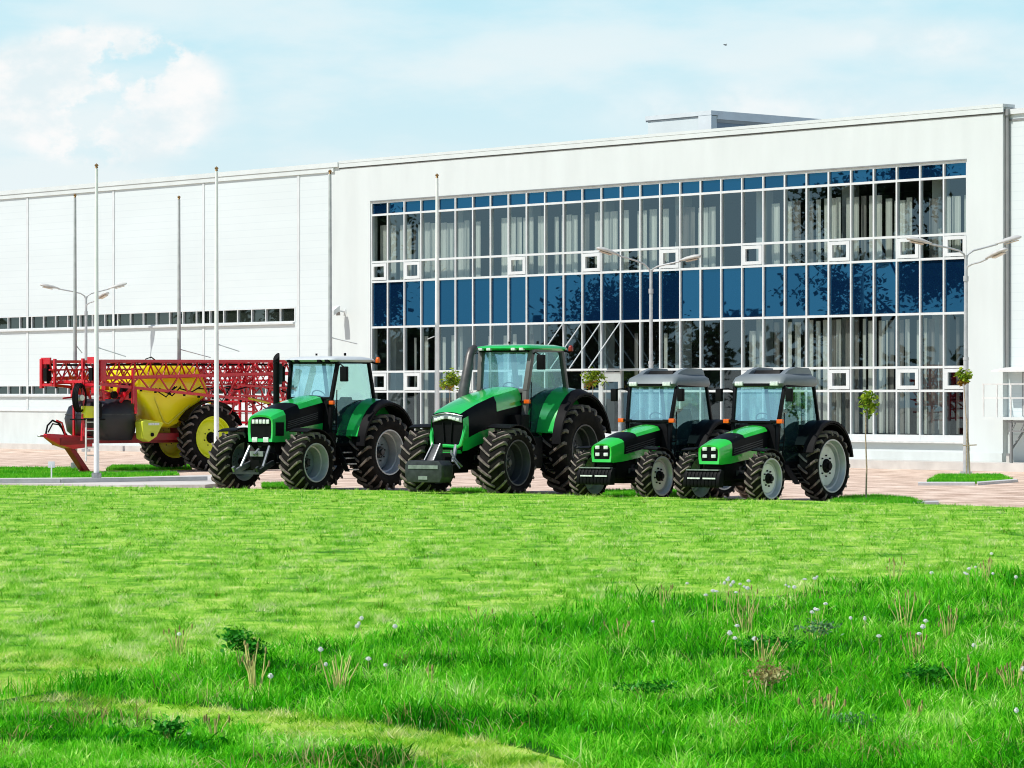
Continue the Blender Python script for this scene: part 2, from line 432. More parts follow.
# front wall around the opening (office volume up to the cladding seam)
SX = 33.4
w = MB()
w.box(0, S0, -.35, 0, 0, H)                       # right pier
w.box(S0, S1, -.35, 0, 9.46, H)                   # above the glass
w.box(S0, S1, -.35, 0, 0, .75)                    # under the glass
w.box(S1, SX, -.35, 0, 0, H)                      # left pier
part('front_wall', w, 'plaster', bld, smooth=0)
part('side_wall', MB().box(.0, .35, -DEPTH, -.352, 0, H), 'shade_blue', bld, smooth=0)
# roof edge: flat band with a dark joint under it, drawn in two lengths like the sheet capping in the photo
part('cornice', MB().box(-.05, SX-.6, -.5, .06, H, H+.10).box(-.05, SX-.6, -.003, .05, H-.16, H-.001), 'plaster', bld, smooth=0)
part('cornice_joint', MB().box(-.02, SX-.6, .001, .022, H-.20, H-.163), 'trim_dark', bld, smooth=0)
part('roof', MB().box(.4, SEND-1, -DEPTH, -.5, H-.5, H-.3), 'shade_blue', bld, smooth=0)
# hall wall with two strips of windows
c0, c1 = s_of(295), SEND
zb = [(2.2+(395-391)*128/3300-.02, 2.74), (5.02, 5.60)]
zb[0] = (2.2, 2.62)
h = MB()
ztop = H-.22
hs = SX
h.box(hs, c0, -.3, 0, 1.52, ztop)
h.box(c0, c1, -.3, 0, 1.52, zb[0][0])
h.box(c0, c1, -.3, 0, zb[0][1], zb[1][0])
h.box(c0, c1, -.3, 0, zb[1][1], ztop)
ce = c0+26*.93+.02
for q in zb: h.box(ce, c1, -.3, 0, q[0], q[1])
part('hall_wall', h, 'cladding', bld, smooth=0)
part('plinth', MB().box(hs, SEND, -.3, .05, 0, 1.50), 'plinth', bld, smooth=0)
part('plinth_trim', MB().box(hs, SEND, .0, .09, 1.502, 1.56), 'white_metal', bld, smooth=0)
part('hall_cornice', MB().box(SX-.6, SEND, -.5, .10, H-.12, H+.06).box(SX-.3, SEND, .0, .07, H-.30, H-.123), 'plaster', bld, smooth=0)
for i, px in enumerate((330, 299, 204, 114, 28, -75, -190)):
    s_ = s_of(px) if px > 0 else s_of(28)+6.6*(5-4 if px == -75 else 2)
    part('wall_joint', MB().box(s_-.07, s_+.07, .001, .03, 1.57, H-.31), 'white_metal', bld, smooth=0)
    if px > 0: part('joint_shadow_gap', MB().box(s_+.072, s_+.10, .001, .008, 1.57, H-.31), 'trim_grey', bld, smooth=0)
# strip windows
def strip(z0, z1, n):
    p_ = .93
    for i in range(n):
        a = c0+.02+i*p_
        wn = part('window', MB().box(a-.05, a, -.14, .015, z0, z1).box(a, a+p_-.05, -.14, .015, z1-.045, z1).box(a, a+p_-.05, -.14, .02, z0, z0+.05), 'white_metal', bld, smooth=0)
        part('pane', MB().quad((a, -.07, z0+.05), (a+p_-.05, -.07, z0+.05), (a+p_-.05, -.07, z1-.045), (a, -.07, z1-.045)), 'hall_pane', wn, smooth=0)
strip(*zb[1], 26); strip(*zb[0], 26)
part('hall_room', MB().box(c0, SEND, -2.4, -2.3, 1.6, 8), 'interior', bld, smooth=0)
part('strip_sill', MB().box(c0, SEND, .002, .10, zb[1][0]-.07, zb[1][0]-.003).box(c0, SEND, .002, .10, zb[0][0]-.07, zb[0][0]-.003), 'white_metal', bld, smooth=0)
# right wing, set back a little
wy = -.22
part('wing_wall', MB().box(-40, -.004, wy-.3, wy, 1.0, H-.22), 'cladding', bld, smooth=0)
part('wing_plinth', MB().box(-40, -.004, wy-.3, wy+.03, 0, .998), 'plaster', bld, smooth=0)
part('wing_cornice', MB().box(-40, -.10, wy-.4, wy+.08, H-.22, H-.06), 'white_metal', bld, smooth=0)
part('wing_joint', MB().box(-40, -.10, wy+.002, wy+.03, H-.42, H-.36), 'trim_grey', bld, smooth=0)
part('drainpipe', MB().tube([(-.07, wy+.09, H-.25), (-.07, wy+.09, 3.0)], .055, 8).box(-.16, .0, wy+.02, wy+.18, H-.26, H-.05), 'trim_grey', bld, smooth=40)
# plinth step along the front
part('apron', MB().box(-40, SX, .001, 1.3, -.12, .15), 'concrete', bld, smooth=0)
part('plinth', MB().box(-.0, SX, .001, .04, .152, .42), 'plinth', bld, smooth=0)
part('apron', MB().box(SX+.01, SEND, .051, 1.0, -.12, .12), 'concrete', bld, smooth=0)
part('window_sill', MB().box(S0-.1, S1+.1, .001, .16, .70, .748), 'rail_white', bld, smooth=0)
# glazed front: mullions and transoms
mw = .060
for i in range(NB+1):
    s_ = S0+i*BAY
    lo, hi_ = s_-mw/2, s_+mw/2
    if i == 0: lo, hi_ = S0, S0+.06
    if i == NB: lo, hi_ = S1-.06, S1
    part('mullion', MB().box(lo, hi_, -.17, -.035, .752, 9.458), 'white_metal', bld, smooth=0)
for k, z in enumerate(ZR):
    hh = .038 if 0 < k < 7 else .04
    z0, z1 = z-hh, z+hh
    if k == 0: z0, z1 = .752, .95
    if k == 7: z0, z1 = 9.39, 9.456
    part('transom', MB().box(S0+.062, S1-.062, -.165, -.038, z0, z1), 'white_metal', bld, smooth=0)
part('opening_painted_shadow', MB().box(S0, S1, -.03, .012, 9.462, 9.50), 'trim_grey', bld, smooth=0)  # grey strip drawn in as the shadow line along the top of the opening
DOORB = (16, 17)
VENT_U = {29-i for i in (0, 2, 8, 12, 16, 20, 24, 27, 29)}
VENT_L = {29-i for i in (0, 2, 5, 8, 20, 24, 27, 29)}
GY = -.10
rp = random.Random(77)
def pane_mb(s_, z0, z1):
    a, b, c = (rp.uniform(-.006,.006) for _ in range(3))      # panes never sit perfectly flat
    return MB().quad((s_+.03, GY+a, z0), (s_+BAY-.03, GY+b, z0), (s_+BAY-.03, GY+c, z1), (s_+.03, GY+a-b+c, z1))
def blind(mb, a, b, z0, z1, y):
    """pleated strip"""
    n = max(3, int((b-a)/.045)); 
    pts = [(a+(b-a)*i/n, y+(.03 if i % 2 else 0)+random.uniform(-.008,.008)) for i in range(n+1)]
    vs = [(p[0], p[1], z0) for p in pts]+[(p[0], p[1], z1) for p in pts]
    mb.add(vs, [(i, i+1, n+2+i, n+1+i) for i in range(n)])
rb = random.Random(4)
for i in range(NB):
    s_ = S0+i*BAY
    for storey in (0, 1):
        if storey == 0:
            rows = [(ZR[0], ZR[1]), (ZR[1], ZR[2]), (ZR[2], ZR[3])]; vent = i in VENT_L; zc = (.98, 4.35 if i > 8 else 4.6)
        else:
            rows = [(ZR[4], ZR[5]), (ZR[5], ZR[6])]; vent = i in VENT_U; zc = (6.5, 8.55 if i > 3 else 8.4)
        wn = MB()
        if storey == 0 and i in DOORB: rows = rows[2:]; vent = False
        for j, (z0, z1) in enumerate(rows):
            wn.add(*(lambda q: (q.v, q.f))(pane_mb(s_, z0+.03, z1-.03)))
        wo = part('window', wn, 'pane', bld, smooth=0)
        if vent:
            z0, z1 = (ZR[1], ZR[2]) if storey == 0 else (ZR[4], ZR[5])
            a0_, a1_ = s_+.045, s_+BAY-.045; q = .14
            z0 += .056; z1 -= .056; t = .11
            part('vent_sash', MB().box(a0_, a0_+q, -.095, -.02, z0, z1).box(a1_-q, a1_, -.095, -.02, z0, z1).box(a0_+q, a1_-q, -.095, -.02, z0, z0+t).box(a0_+q, a1_-q, -.095, -.02, z1-t, z1), 'white_metal', wo, smooth=0)
        # blinds behind the glass
        dens = .92 if storey == 1 else (.9 if i < 10 else (.2 if i < 22 else .55))
        if storey == 1 and i in (9, 10): dens = .5
        cb = MB(); cd = MB(); x = s_+.05
        while x < s_+BAY-.1:
            ww = rb.uniform(.20, .56) if storey else (rb.uniform(.06, .30) if i < 10 else rb.uniform(.10, .22))
            gap = rb.uniform(.05, .26) if dens > .6 else rb.uniform(.25, .7)
            if rb.random() < dens:
                blind(cb if rb.random() < (.86 if storey else (.5 if i < 8 else .75)) else cd, x, min(x+ww, s_+BAY-.02), zc[0], zc[1]+rb.uniform(-.05,.05), -.42-rb.uniform(0,.1))
            x += ww+gap
        if cb.f: part('blind', cb, 'curtain', wo, smooth=0)
        if cd.f: part('dark_blind', cd, 'curtain_dark', wo, smooth=0)
    for z0, z1 in ((ZR[3], ZR[4]), (ZR[6], ZR[7])):
        part('blue_panel', pane_mb(s_, z0+.03, z1-.03), 'spandrel', bld, smooth=0)
# rooms behind the glass
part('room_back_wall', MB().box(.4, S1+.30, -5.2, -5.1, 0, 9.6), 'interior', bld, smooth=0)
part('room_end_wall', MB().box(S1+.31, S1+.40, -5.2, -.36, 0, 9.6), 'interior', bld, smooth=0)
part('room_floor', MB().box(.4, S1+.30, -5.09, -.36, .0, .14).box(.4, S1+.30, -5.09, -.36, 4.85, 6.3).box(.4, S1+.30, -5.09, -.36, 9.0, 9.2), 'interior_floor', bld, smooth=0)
for q in range(8):
    a = S0+2+q*3.9
    part('room_column', MB().box(a, a+.4, -1.5, -1.1, .14, 4.85).box(a, a+.4, -1.5, -1.1, 6.3, 9.0), 'plaster', bld, smooth=0)
# door
da, db = S0+16*BAY, S0+18*BAY
dr = part('door', MB().box(da, da+.10, -.15, -.02, .16, 3.0).box(db-.10, db, -.15, -.02, .16, 3.0).box(da+.1, db-.1, -.15, -.02, 2.66, 3.0)
          .box((da+db)/2-.10, (da+db)/2+.10, -.15, -.018, .16, 2.66).box(da+.1, (da+db)/2-.1, -.15, -.02, .16, .42).box((da+db)/2+.1, db-.1, -.15, -.02, .16, .42), 'white_metal', bld, smooth=0)
part('pane', MB().quad((da+.1, GY, .42), (db-.1, GY, .42), (db-.1, GY, 2.66), (da+.1, GY, 2.66)), 'pane', dr, smooth=0)
part('handle', MB().tube([((da+db)/2-.05, .04, 1.0), ((da+db)/2-.05, .04, 1.9)], .015, 6).tube([((da+db)/2+.05, .04, 1.0), ((da+db)/2+.05, .04, 1.9)], .015, 6), 'steel', dr)
# canopy over the door hung on slanting rods
ca = S0+15*BAY; cbb = S0+19*BAY
cp = part('canopy', MB().box(ca, cbb, 1.44, 1.5, 3.04, 3.10).box(ca, cbb, .0, .05, 3.04, 3.10).box(ca, ca+.06, .05, 1.44, 3.04, 3.10).box(cbb-.06, cbb, .05, 1.44, 3.04, 3.10), 'white_metal', bld, smooth=0)
part('canopy_pane', MB().quad((ca+.06, .05, 3.075), (cbb-.06, .05, 3.075), (cbb-.06, 1.44, 3.075), (ca+.06, 1.44, 3.075)), 'pane', cp, smooth=0)
for k in range(16, 20):
    s_ = S0+k*BAY
    part('hanger_rod', MB().tube([(s_, -.03, 4.72), (s_, 1.45, 3.11)], .021, 6), 'white_metal', cp)
# penthouse on the roof: place its near right corner by the direction of its two visible edges
pc_o = -7.0
def s_at(px, o):
    # local s where a point with offset o is seen at px
    k = (px-512)/F
    ax, ay = CORNER.x+N_.x*o, CORNER.y+N_.y*o
    return (k*ay-ax)/(D_.x-k*D_.y)
sa, sb = s_at(711, pc_o), s_at(648, pc_o)
yz = BW(sa, pc_o)
zt = CAMZ+(HY-110.5)/F*yz.y
ph = MB().box(sa, sb, pc_o-.3, pc_o, H-.6, zt-.18)
pho = part('penthouse', ph, 'plaster', bld, smooth=0)
part('penthouse_side', MB().box(sa, sa+.3, pc_o-33, pc_o-.302, H-.6, zt-.18), 'shade_blue', pho, smooth=0)
part('penthouse_trim', MB().box(sa-.06, sb+.1, pc_o-.3, pc_o+.05, zt-.16, zt).box(sa-.06, sa+.3, pc_o-33, pc_o-.305, zt-.30, zt), 'white_metal', pho, smooth=0)
part('penthouse_trim_joint', MB().box(sa-.03, sa-.001, pc_o-33, pc_o-.3, zt-.42, zt-.303).box(sa-.03, sb+.1, pc_o, pc_o+.02, zt-.22, zt-.163), 'trim_grey', pho, smooth=0)
part('penthouse_corner', MB().box(sa-.05, sa+.62, pc_o+.001, pc_o+.04, H-.6, zt-.165), 'white_metal', pho, smooth=0)
part('roof_vent', MB().box(sb-1.7, sb-1.1, pc_o+1.5, pc_o+2.1, H-.3, H+.42), 'trim_grey', bld, smooth=0)
for sv in (14.4, 24.5):
    part('roof_vent', MB().box(sv, sv+.7, -2.6, -2.0, H-.3, H+.22), 'white_metal', bld, smooth=0)
# side entrance with a landing on the right wing
tz = 1.53
part('side_door', MB().box(-1.45, -.62, wy+.002, wy+.05, tz+.02, 2.92), 'trim_grey', bld, smooth=0)
part('side_door_leaf', MB().box(-1.38, -.69, wy+.052, wy+.07, tz+.04, 2.86), 'rail_white', bld, smooth=0)
part('door_hood', MB().hexa([(-1.7, wy+.01, 2.98), (-.02, wy+.01, 2.98), (-.02, wy+.8, 2.90), (-1.7, wy+.8, 2.90)], [(-1.7, wy+.01, 3.06), (-.02, wy+.01, 3.06), (-.02, wy+.8, 2.95), (-1.7, wy+.8, 2.95)]), 'rail_white', bld, smooth=0)
ld = part('landing', MB().box(-6, .0, wy+.06, 1.0, tz-.08, tz), 'plaster', bld, smooth=0)
rl = MB()
for k in range(12):
    s_ = -.05-k*.54
    rl.bar((s_, .95, tz), (s_, .95, 2.53), .035)
for z in (2.53, 2.11): rl.bar((.0, .95, z), (-6, .95, z), .035)
rl.bar((-.02, .95, 2.53), (-.02, .05, 2.53), .035); rl.bar((-.02, .95, 2.11), (-.02, .05, 2.11), .035)
part('railing', rl, 'rail_white', ld, smooth=0)
fr = MB()
for s_ in (-1.1, -3.2, -5.4):
    fr.bar((s_, .9, .15), (s_, .9, tz-.08), .07)
    fr.bar((s_, .9, .55), (s_, .05, tz-.15), .05)
fr.bar((-.9, .9, tz-.13), (-6, .9, tz-.13), .06); fr.bar((-1.0, .9, tz-.42), (-6, .9, tz-.42), .05)
for k in range(14): fr.bar((-1.1-k*.35, .9, tz-.42), (-1.28-k*.35, .9, tz-.14), .03)
part('landing_frame', fr, 'trim_grey', ld, smooth=0)
part('drain_outlet', MB().box(-.42, -.30, .1, .2, .152, .42), 'concrete', bld, smooth=0)

# flood lamp on the wall beside the glass
fp = s_of(345); fb = BW(fp, .0, 5.35)
fl = empty('wall_floodlight', fb, BROT)
tag(fl, 'small white floodlight bracketed to the wall left of the glazing', 'wall lamp')
part('bracket', MB().bar((0, .0, 0), (0, .35, .05), .05).box(-.08, .08, .001, .03, -.1, .1), 'white_metal', fl)
hd = part('lamp_head', MB().loft([[(x*sx_, .35+dy, z*sx_+.05+dz) for x, z in ((-.14,-.1),(.14,-.1),(.14,.1),(-.14,.1))] for sx_, dy, dz in ((.7,-.05,.12),(1,.05,.06),(1.05,.30,-.10))]), 'white_metal', fl)
part('lens', MB().quad((-.13, .312, -.135), (.13, .312, -.135), (.13, .333, .0), (-.13, .333, .0)), 'trim_grey', hd)
# ================================================================== SKY AND SUN
SUNV = Vector((-.90, -.43, 0)).normalized()
EL = R(53)
sun = bpy.data.lights.new('sun', 'SUN'); sun.energy = 4.4; sun.angle = R(.53); sun.color = (1, .965, .90)
so = bpy.data.objects.new('sun', sun); col.objects.link(so)
sd = Vector((SUNV.x*math.cos(EL), SUNV.y*math.cos(EL), math.sin(EL)))
so.rotation_euler = sd.to_track_quat('Z', 'Y').to_euler(); so.location = (-60, -20, 80)
wd = bpy.data.worlds.new('World'); sc.world = wd; wd.use_nodes = True
nt = wd.node_tree; nt.nodes.clear(); L = nt.links.new
wo_ = N(nt, 'ShaderNodeOutputWorld')
sky = N(nt, 'ShaderNodeTexSky'); sky.sky_type = 'NISHITA'; sky.sun_disc = False
sky.sun_elevation = EL; sky.sun_rotation = math.atan2(SUNV.x, SUNV.y)
sky.air_density = 1.0; sky.dust_density = .6; sky.ozone_density = 1.6; sky.altitude = 100
bg = N(nt, 'ShaderNodeBackground'); bg.inputs[1].default_value = .115
L(sky.outputs[0], bg.inputs[0])
# clouds live in the sky itself, as a function of direction
tc = N(nt, 'ShaderNodeTexCoord')
def cloud_noise(scale, detail, sx=(1,1,1), lo=.5, hi=.7, rough=.55, off=(0,0,0)):
    mp = N(nt, 'ShaderNodeMapping'); mp.inputs['Scale'].default_value = sx; mp.inputs['Location'].default_value = off
    L(tc.outputs['Generated'], mp.inputs[0])
    no = N(nt, 'ShaderNodeTexNoise'); no.inputs['Scale'].default_value = scale; no.inputs['Detail'].default_value = detail; no.inputs['Roughness'].default_value = rough
    L(mp.outputs[0], no.inputs[0])
    mr = N(nt, 'ShaderNodeMapRange'); mr.interpolation_type = 'SMOOTHSTEP'; mr.inputs[1].default_value = lo; mr.inputs[2].default_value = hi
    L(no.outputs['Fac'], mr.inputs[0])
    return mr.outputs[0]
def blob(px, py, rx, ry, soft=1.0):
    """soft elliptical region of the sky around a direction"""
    d = Vector(((px-512)/F, 1, (HY-py)/F)).normalized()
    s_ = N(nt, 'ShaderNodeVectorMath', operation='SUBTRACT'); L(tc.outputs['Generated'], s_.inputs[0]); s_.inputs[1].default_value = d
    m_ = N(nt, 'ShaderNodeVectorMath', operation='MULTIPLY'); L(s_.outputs[0], m_.inputs[0]); m_.inputs[1].default_value = (F/rx, F/rx, F/ry)
    ln = N(nt, 'ShaderNodeVectorMath', operation='LENGTH'); L(m_.outputs[0], ln.inputs[0])
    mr = N(nt, 'ShaderNodeMapRange'); mr.interpolation_type = 'SMOOTHSTEP'; mr.inputs[1].default_value = 1.0; mr.inputs[2].default_value = 1-soft; mr.inputs[3].default_value = 0; mr.inputs[4].default_value = 1
    L(ln.outputs['Value'], mr.inputs[0])
    return mr.outputs[0]
def mth(op, a, b):
    m_ = N(nt, 'ShaderNodeMath', operation=op); m_.use_clamp = True
    for i, q in enumerate((a, b)):
        if isinstance(q, (int, float)): m_.inputs[i].default_value = q
        else: L(q, m_.inputs[i])
    return m_.outputs[0]
hazeN = cloud_noise(9, 8, (1,1,3.2), .38, .66, off=(3.1,.4,.2))
sxy = N(nt, 'ShaderNodeSeparateXYZ'); L(tc.outputs['Generated'], sxy.inputs[0])
def ramp(z0, z1, v0, v1):
    m_ = N(nt, 'ShaderNodeMapRange'); m_.interpolation_type = 'SMOOTHSTEP'
    for k_, v_ in enumerate((z0, z1, v0, v1)): m_.inputs[k_+1].default_value = v_
    L(sxy.outputs[2], m_.inputs[0]); return m_.outputs[0]
veil = mth('MULTIPLY', ramp(.15, .42, .98, 0), mth('ADD', mth('MULTIPLY', hazeN, .07), .95))
pale = mth('ADD', ramp(.125, .03, 0, .9), mth('MULTIPLY', hazeN, .75))
puff = cloud_noise(30, 11, (1,1,1.3), .43, .505, rough=.60, off=(.26,.1,.31))
shade = cloud_noise(44, 8, (1,1,1.5), .35, .65, rough=.6, off=(.5,.3,.1))
pb = mth('MAXIMUM', blob(105, 95, 140, 82, .45), mth('MULTIPLY', blob(20, 80, 60, 55, .9), .8))
soft = cloud_noise(40, 6, (1,1,1), .2, .8, off=(.7,.2,.1))
pmask = mth('MULTIPLY', mth('MULTIPLY', pb, 2.2), puff)
rmask = mth('MULTIPLY', mth('MAXIMUM', blob(930, 42, 150, 38, .9), blob(760, 112, 260, 48, .9)), mth('ADD', mth('MULTIPLY', soft, .5), .35))
c_all = mth('MAXIMUM', pmask, rmask)
hmx = N(nt, 'ShaderNodeMix', data_type='RGBA'); L(pale, hmx.inputs[0]); hmx.inputs[6].default_value = (.54, .85, .955, 1); hmx.inputs[7].default_value = (.83, .925, .95, 1)
bgh = N(nt, 'ShaderNodeBackground'); L(hmx.outputs[2], bgh.inputs[0]); bgh.inputs[1].default_value = 1.0
cmx = N(nt, 'ShaderNodeMix', data_type='RGBA'); L(shade, cmx.inputs[0]); cmx.inputs[6].default_value = (.80, .91, .945, 1); cmx.inputs[7].default_value = (1.0, 1.0, .995, 1)
bgc = N(nt, 'ShaderNodeBackground'); L(cmx.outputs[2], bgc.inputs[0]); bgc.inputs[1].default_value = .98
m1 = N(nt, 'ShaderNodeMixShader'); L(veil, m1.inputs[0]); L(bg.outputs[0], m1.inputs[1]); L(bgh.outputs[0], m1.inputs[2])
m2 = N(nt, 'ShaderNodeMixShader'); L(c_all, m2.inputs[0]); L(m1.outputs[0], m2.inputs[1]); L(bgc.outputs[0], m2.inputs[2])
L(m2.outputs[0], wo_.inputs[0])
# ================================================================== GROUND
def sheet(name, pts, z, m, **kw):
    return struct(name, MB().quad(*[(p[0], p[1], z) for p in pts]), m, **kw)
sheet('ground', [(-2500,-600), (2500,-600), (2500,4000), (-2500,4000)], -.10, 'gravel')
LAWN_EDGE = [(-260,482.2), (0,485), (200,488), (400,490.5), (600,495.5), (860,502), (1024,507.5), (1300,517)]
edge = [G(*p) for p in LAWN_EDGE]
lawn_pts = [(-60,-3)] + [(-60, edge[0].y)] + [(e.x, e.y) for e in edge] + [(60, edge[-1].y), (60,-3)]
struct('lawn', MB().hexa([(p[0], p[1], -.2) for p in lawn_pts], [(p[0], p[1], 0) for p in lawn_pts]), 'soil_green')
# pixel polygons of the unmown patches, turned into ground polygons
UP = [(-60,712), (60,690), (120,683), (180,670), (250,660), (330,650), (400,637), (500,624), (600,612), (700,603), (800,594), (900,584), (1024,574), (1200,562), (1400,552)]
LO = [(1400,900), (900,860), (760,812), (620,776), (520,748), (430,732), (300,715), (150,703), (60,694)]
ROUGH_A = [tuple(G(*p))[:2] for p in UP+LO]
LL = [(-200,700), (0,709), (100,716), (200,728), (300,744), (400,762), (480,782), (560,804), (640,860), (-300,900)]
ROUGH_B = [tuple(G(*p))[:2] for p in LL]
sheet('rough_ground', ROUGH_A[:-1], .004, 'soil_tall')
sheet('rough_ground', ROUGH_B, .004, 'soil_tall')
def inside(poly, x, y):
    x = np.asarray(x); y = np.asarray(y); r = np.zeros(x.shape, bool); n = len(poly)
    for i in range(n):
        x1, y1 = poly[i]; x2, y2 = poly[(i+1) % n]
        if y1 == y2: continue
        c = ((y1 > y) != (y2 > y)) & (x < (x2-x1)*(y-y1)/(y2-y1)+x1)
        r ^= c
    return r
# path with kerb, grass strips at the left
pathpts = [G(-200,486.0), G(-200,477.5), G(0,477.8), G(120,477.0), G(212,474.5), G(240,481), G(205,484.5), G(120,484.5), G(0,483.5)]
PP = [tuple(p)[:2] for p in pathpts]
struct('path', MB().hexa([(p[0], p[1], -.2) for p in PP], [(p[0], p[1], -.006) for p in PP]), 'path')
kp = MB()
ka, kb, kc = G(-200,484.3), G(60,482.6), G(206,480.2)
for a, b in ((ka, kb), (kb, kc)):
    t = (b-a).normalized(); n_ = Vector((-t.y, t.x, 0))*.08
    kp.hexa([a-n_, b-n_, b+n_, a+n_], [q+Vector((0,0,.10)) for q in (a-n_, b-n_, b+n_, a+n_)])
tag(part('kerb', kp, 'kerb', smooth=0), 'low grey kerb stones running along the pale path behind the lawn at the left', 'kerb')
VERGES = [
    [(-150,470.5), (-150,466.2), (0,466.0), (76,466.0), (78,470.0), (0,471.0)],
    [(-150,477.2), (-150,473.0), (0,472.3), (110,470.6), (176,470.2), (180,472.4), (110,475.3), (0,477.2)],
    [(106,467.8), (112,464.2), (190,463.6), (192,466.6)],
    [(262,487.6), (262,481.5), (330,480.5), (330,487.0)],
    [(447,491.2), (452,487.0), (520,486.2), (520,491.2)],
    [(598,495.2), (600,488.5), (690,488.0), (690,495.6)],
    [(826,501.0), (842,494.6), (880,493.5), (910,496.0), (924,500.6), (880,502.6)],
    [(927,479.2), (938,473.2), (1000,473.0), (1013,477.5), (975,480.0)],
]
VP = [[tuple(G(*p))[:2] for p in v] for v in VERGES]
for v in VP: struct('grass_strip', MB().hexa([(p[0], p[1], -.2) for p in v], [(p[0], p[1], -.07) for p in v]), 'soil_green')
def stone(label, pts, hgt=.07):
    q = [G(*p) for p in pts]
    lo_ = [p+Vector((0,0,-.12)) for p in q]; hi_ = [p+Vector((0,0,hgt-.09)) for p in q]
    tag(part('kerb', MB().hexa(lo_, hi_), 'kerb', smooth=0, bevel=.01), label, 'kerb')
stone('pale kerb edging the near side of the grass island under the right lamp', [(918,480.6), (975,480.6), (975,481.6), (918,481.6)], .06)
stone('pale kerb edging the right corner of the grass island under the right lamp', [(977,480.4), (1016,477.6), (1018,478.4), (978,481.4)], .06)
stone('pale kerb slab lying by the grass near the rightmost tractor, at the foot of the sapling', [(878,503.6), (930,503.0), (934,504.2), (880,505.2)], .06)
stone('dark short kerb stone behind the pale slab right of the sapling', [(912,499.4), (938,498.6), (939,499.8), (914,500.6)], .05)
stone('short pale kerb stone at the lawn edge between the wheels of the leftmost tractor', [(256,489.9), (284,489.9), (284,490.7), (256,490.7)], .05)

# ------------------------------------------------------------------ grass blades (one mesh per kind, numpy)
def blade_mesh(name, x, y, h, w, lean, m, rnd, seg=1, z0=0.0):
    n = len(x)
    phi = rng.uniform(0, 2*pi, n); psi = rng.uniform(0, 2*pi, n)
    ax, ay = np.cos(phi)*w/2, np.sin(phi)*w/2
    lx, ly = np.cos(psi)*lean*h, np.sin(psi)*lean*h
    if seg == 1:
        V = np.zeros((n, 3, 3))
        V[:,0] = np.stack([x-ax, y-ay, np.full(n, z0)], 1); V[:,1] = np.stack([x+ax, y+ay, np.full(n, z0)], 1)
        V[:,2] = np.stack([x+lx, y+ly, z0+h], 1)
        nv = 3; idx = np.arange(n)[:,None]*3+np.array([0,1,2]); loops = idx.ravel(); starts = np.arange(n)*3; npol = n
        tot = np.full(n, 3)
    else:
        V = np.zeros((n, 7, 3))
        for k, (t, ww) in enumerate(((0,.8),(.4,1.0),(.75,.7))):
            bx, by, bz = lx*t*t, ly*t*t, h*t*(1-.12*t*lean*2)
            V[:,2*k] = np.stack([x-ax*ww+bx, y-ay*ww+by, z0+bz], 1); V[:,2*k+1] = np.stack([x+ax*ww+bx, y+ay*ww+by, z0+bz], 1)
        V[:,6] = np.stack([x+lx, y+ly, z0+h*np.clip(1-.35*lean, .3, 1)], 1)
        nv = 7
        base = np.arange(n)[:,None]*7
        loops = (base+np.array([0,1,3,2, 2,3,5,4, 4,5,6])).ravel()
        starts = (np.arange(n)[:,None]*11+np.array([0,4,8])).ravel(); npol = 3*n
    me = bpy.data.meshes.new(name)
    me.vertices.add(n*nv); me.vertices.foreach_set('co', V.astype(np.float32).ravel())
    me.loops.add(len(loops)); me.loops.foreach_set('vertex_index', loops.astype(np.int32))
    me.polygons.add(npol); me.polygons.foreach_set('loop_start', starts.astype(np.int32))
    me.update(calc_edges=True)
    at = me.attributes.new('rnd', 'FLOAT', 'POINT'); at.data.foreach_set('value', np.repeat(rnd, nv).astype(np.float32))
    me.materials.append(M[m])
    o = bpy.data.objects.new(name, me); col.objects.link(o)
    return o
def lowf(x, y, s, seed):
    r = np.random.default_rng(seed); v = np.zeros_like(x)
    for _ in range(7):
        a = r.uniform(0, 2*pi); k = s*r.uniform(.5, 1.8); p = r.uniform(0, 2*pi)
        v += np.sin((x*math.cos(a)+y*math.sin(a))*k+p)
    return v/7**.5/1.2
def scatter(poly_test, n, y0, y1, x0=-260, x1=1284, power=1.0):
    u = rng.uniform(0, 1, n)**power
    py = y0+(y1-y0)*u; px = rng.uniform(x0, x1, n)
    Y = F*CAMZ/(py-HY); X = (px-512)/F*Y
    ok = poly_test(X, Y)
    return X[ok], Y[ok]
LP = lawn_pts
inA = lambda x, y: inside(ROUGH_A, x, y)
inB = lambda x, y: inside(ROUGH_B, x, y)
# mown lawn
X, Y = scatter(lambda x, y: inside(LP, x, y) & ~inA(x, y) & ~inB(x, y) & (y > 27), 490000, 480, 700)
n = len(X); lf = lowf(X, Y*.4, 4, 3); l2 = lowf(X, Y*.30, 15, 4)
keep = rng.uniform(0, 1, n) < np.clip(.62+.45*l2+.25*lf, .15, 1)
X = X[keep]; Y = Y[keep]; lf = lf[keep]; l2 = l2[keep]; n = len(X)
h = rng.uniform(.020, .060, n)*np.clip(1+.5*l2+.3*lf, .35, 2.1); w = np.maximum(.006, Y/F*.85)*rng.uniform(.6, 1.3, n)
rnd = np.clip(rng.uniform(0, 1, n)-.18*l2, 0, 1)
tag(blade_mesh('mown_grass', X, Y, h, w, rng.uniform(.2, 1.6, n), 'lawn_blade', rnd), 'short mown lawn grass', None, None, 'stuff')
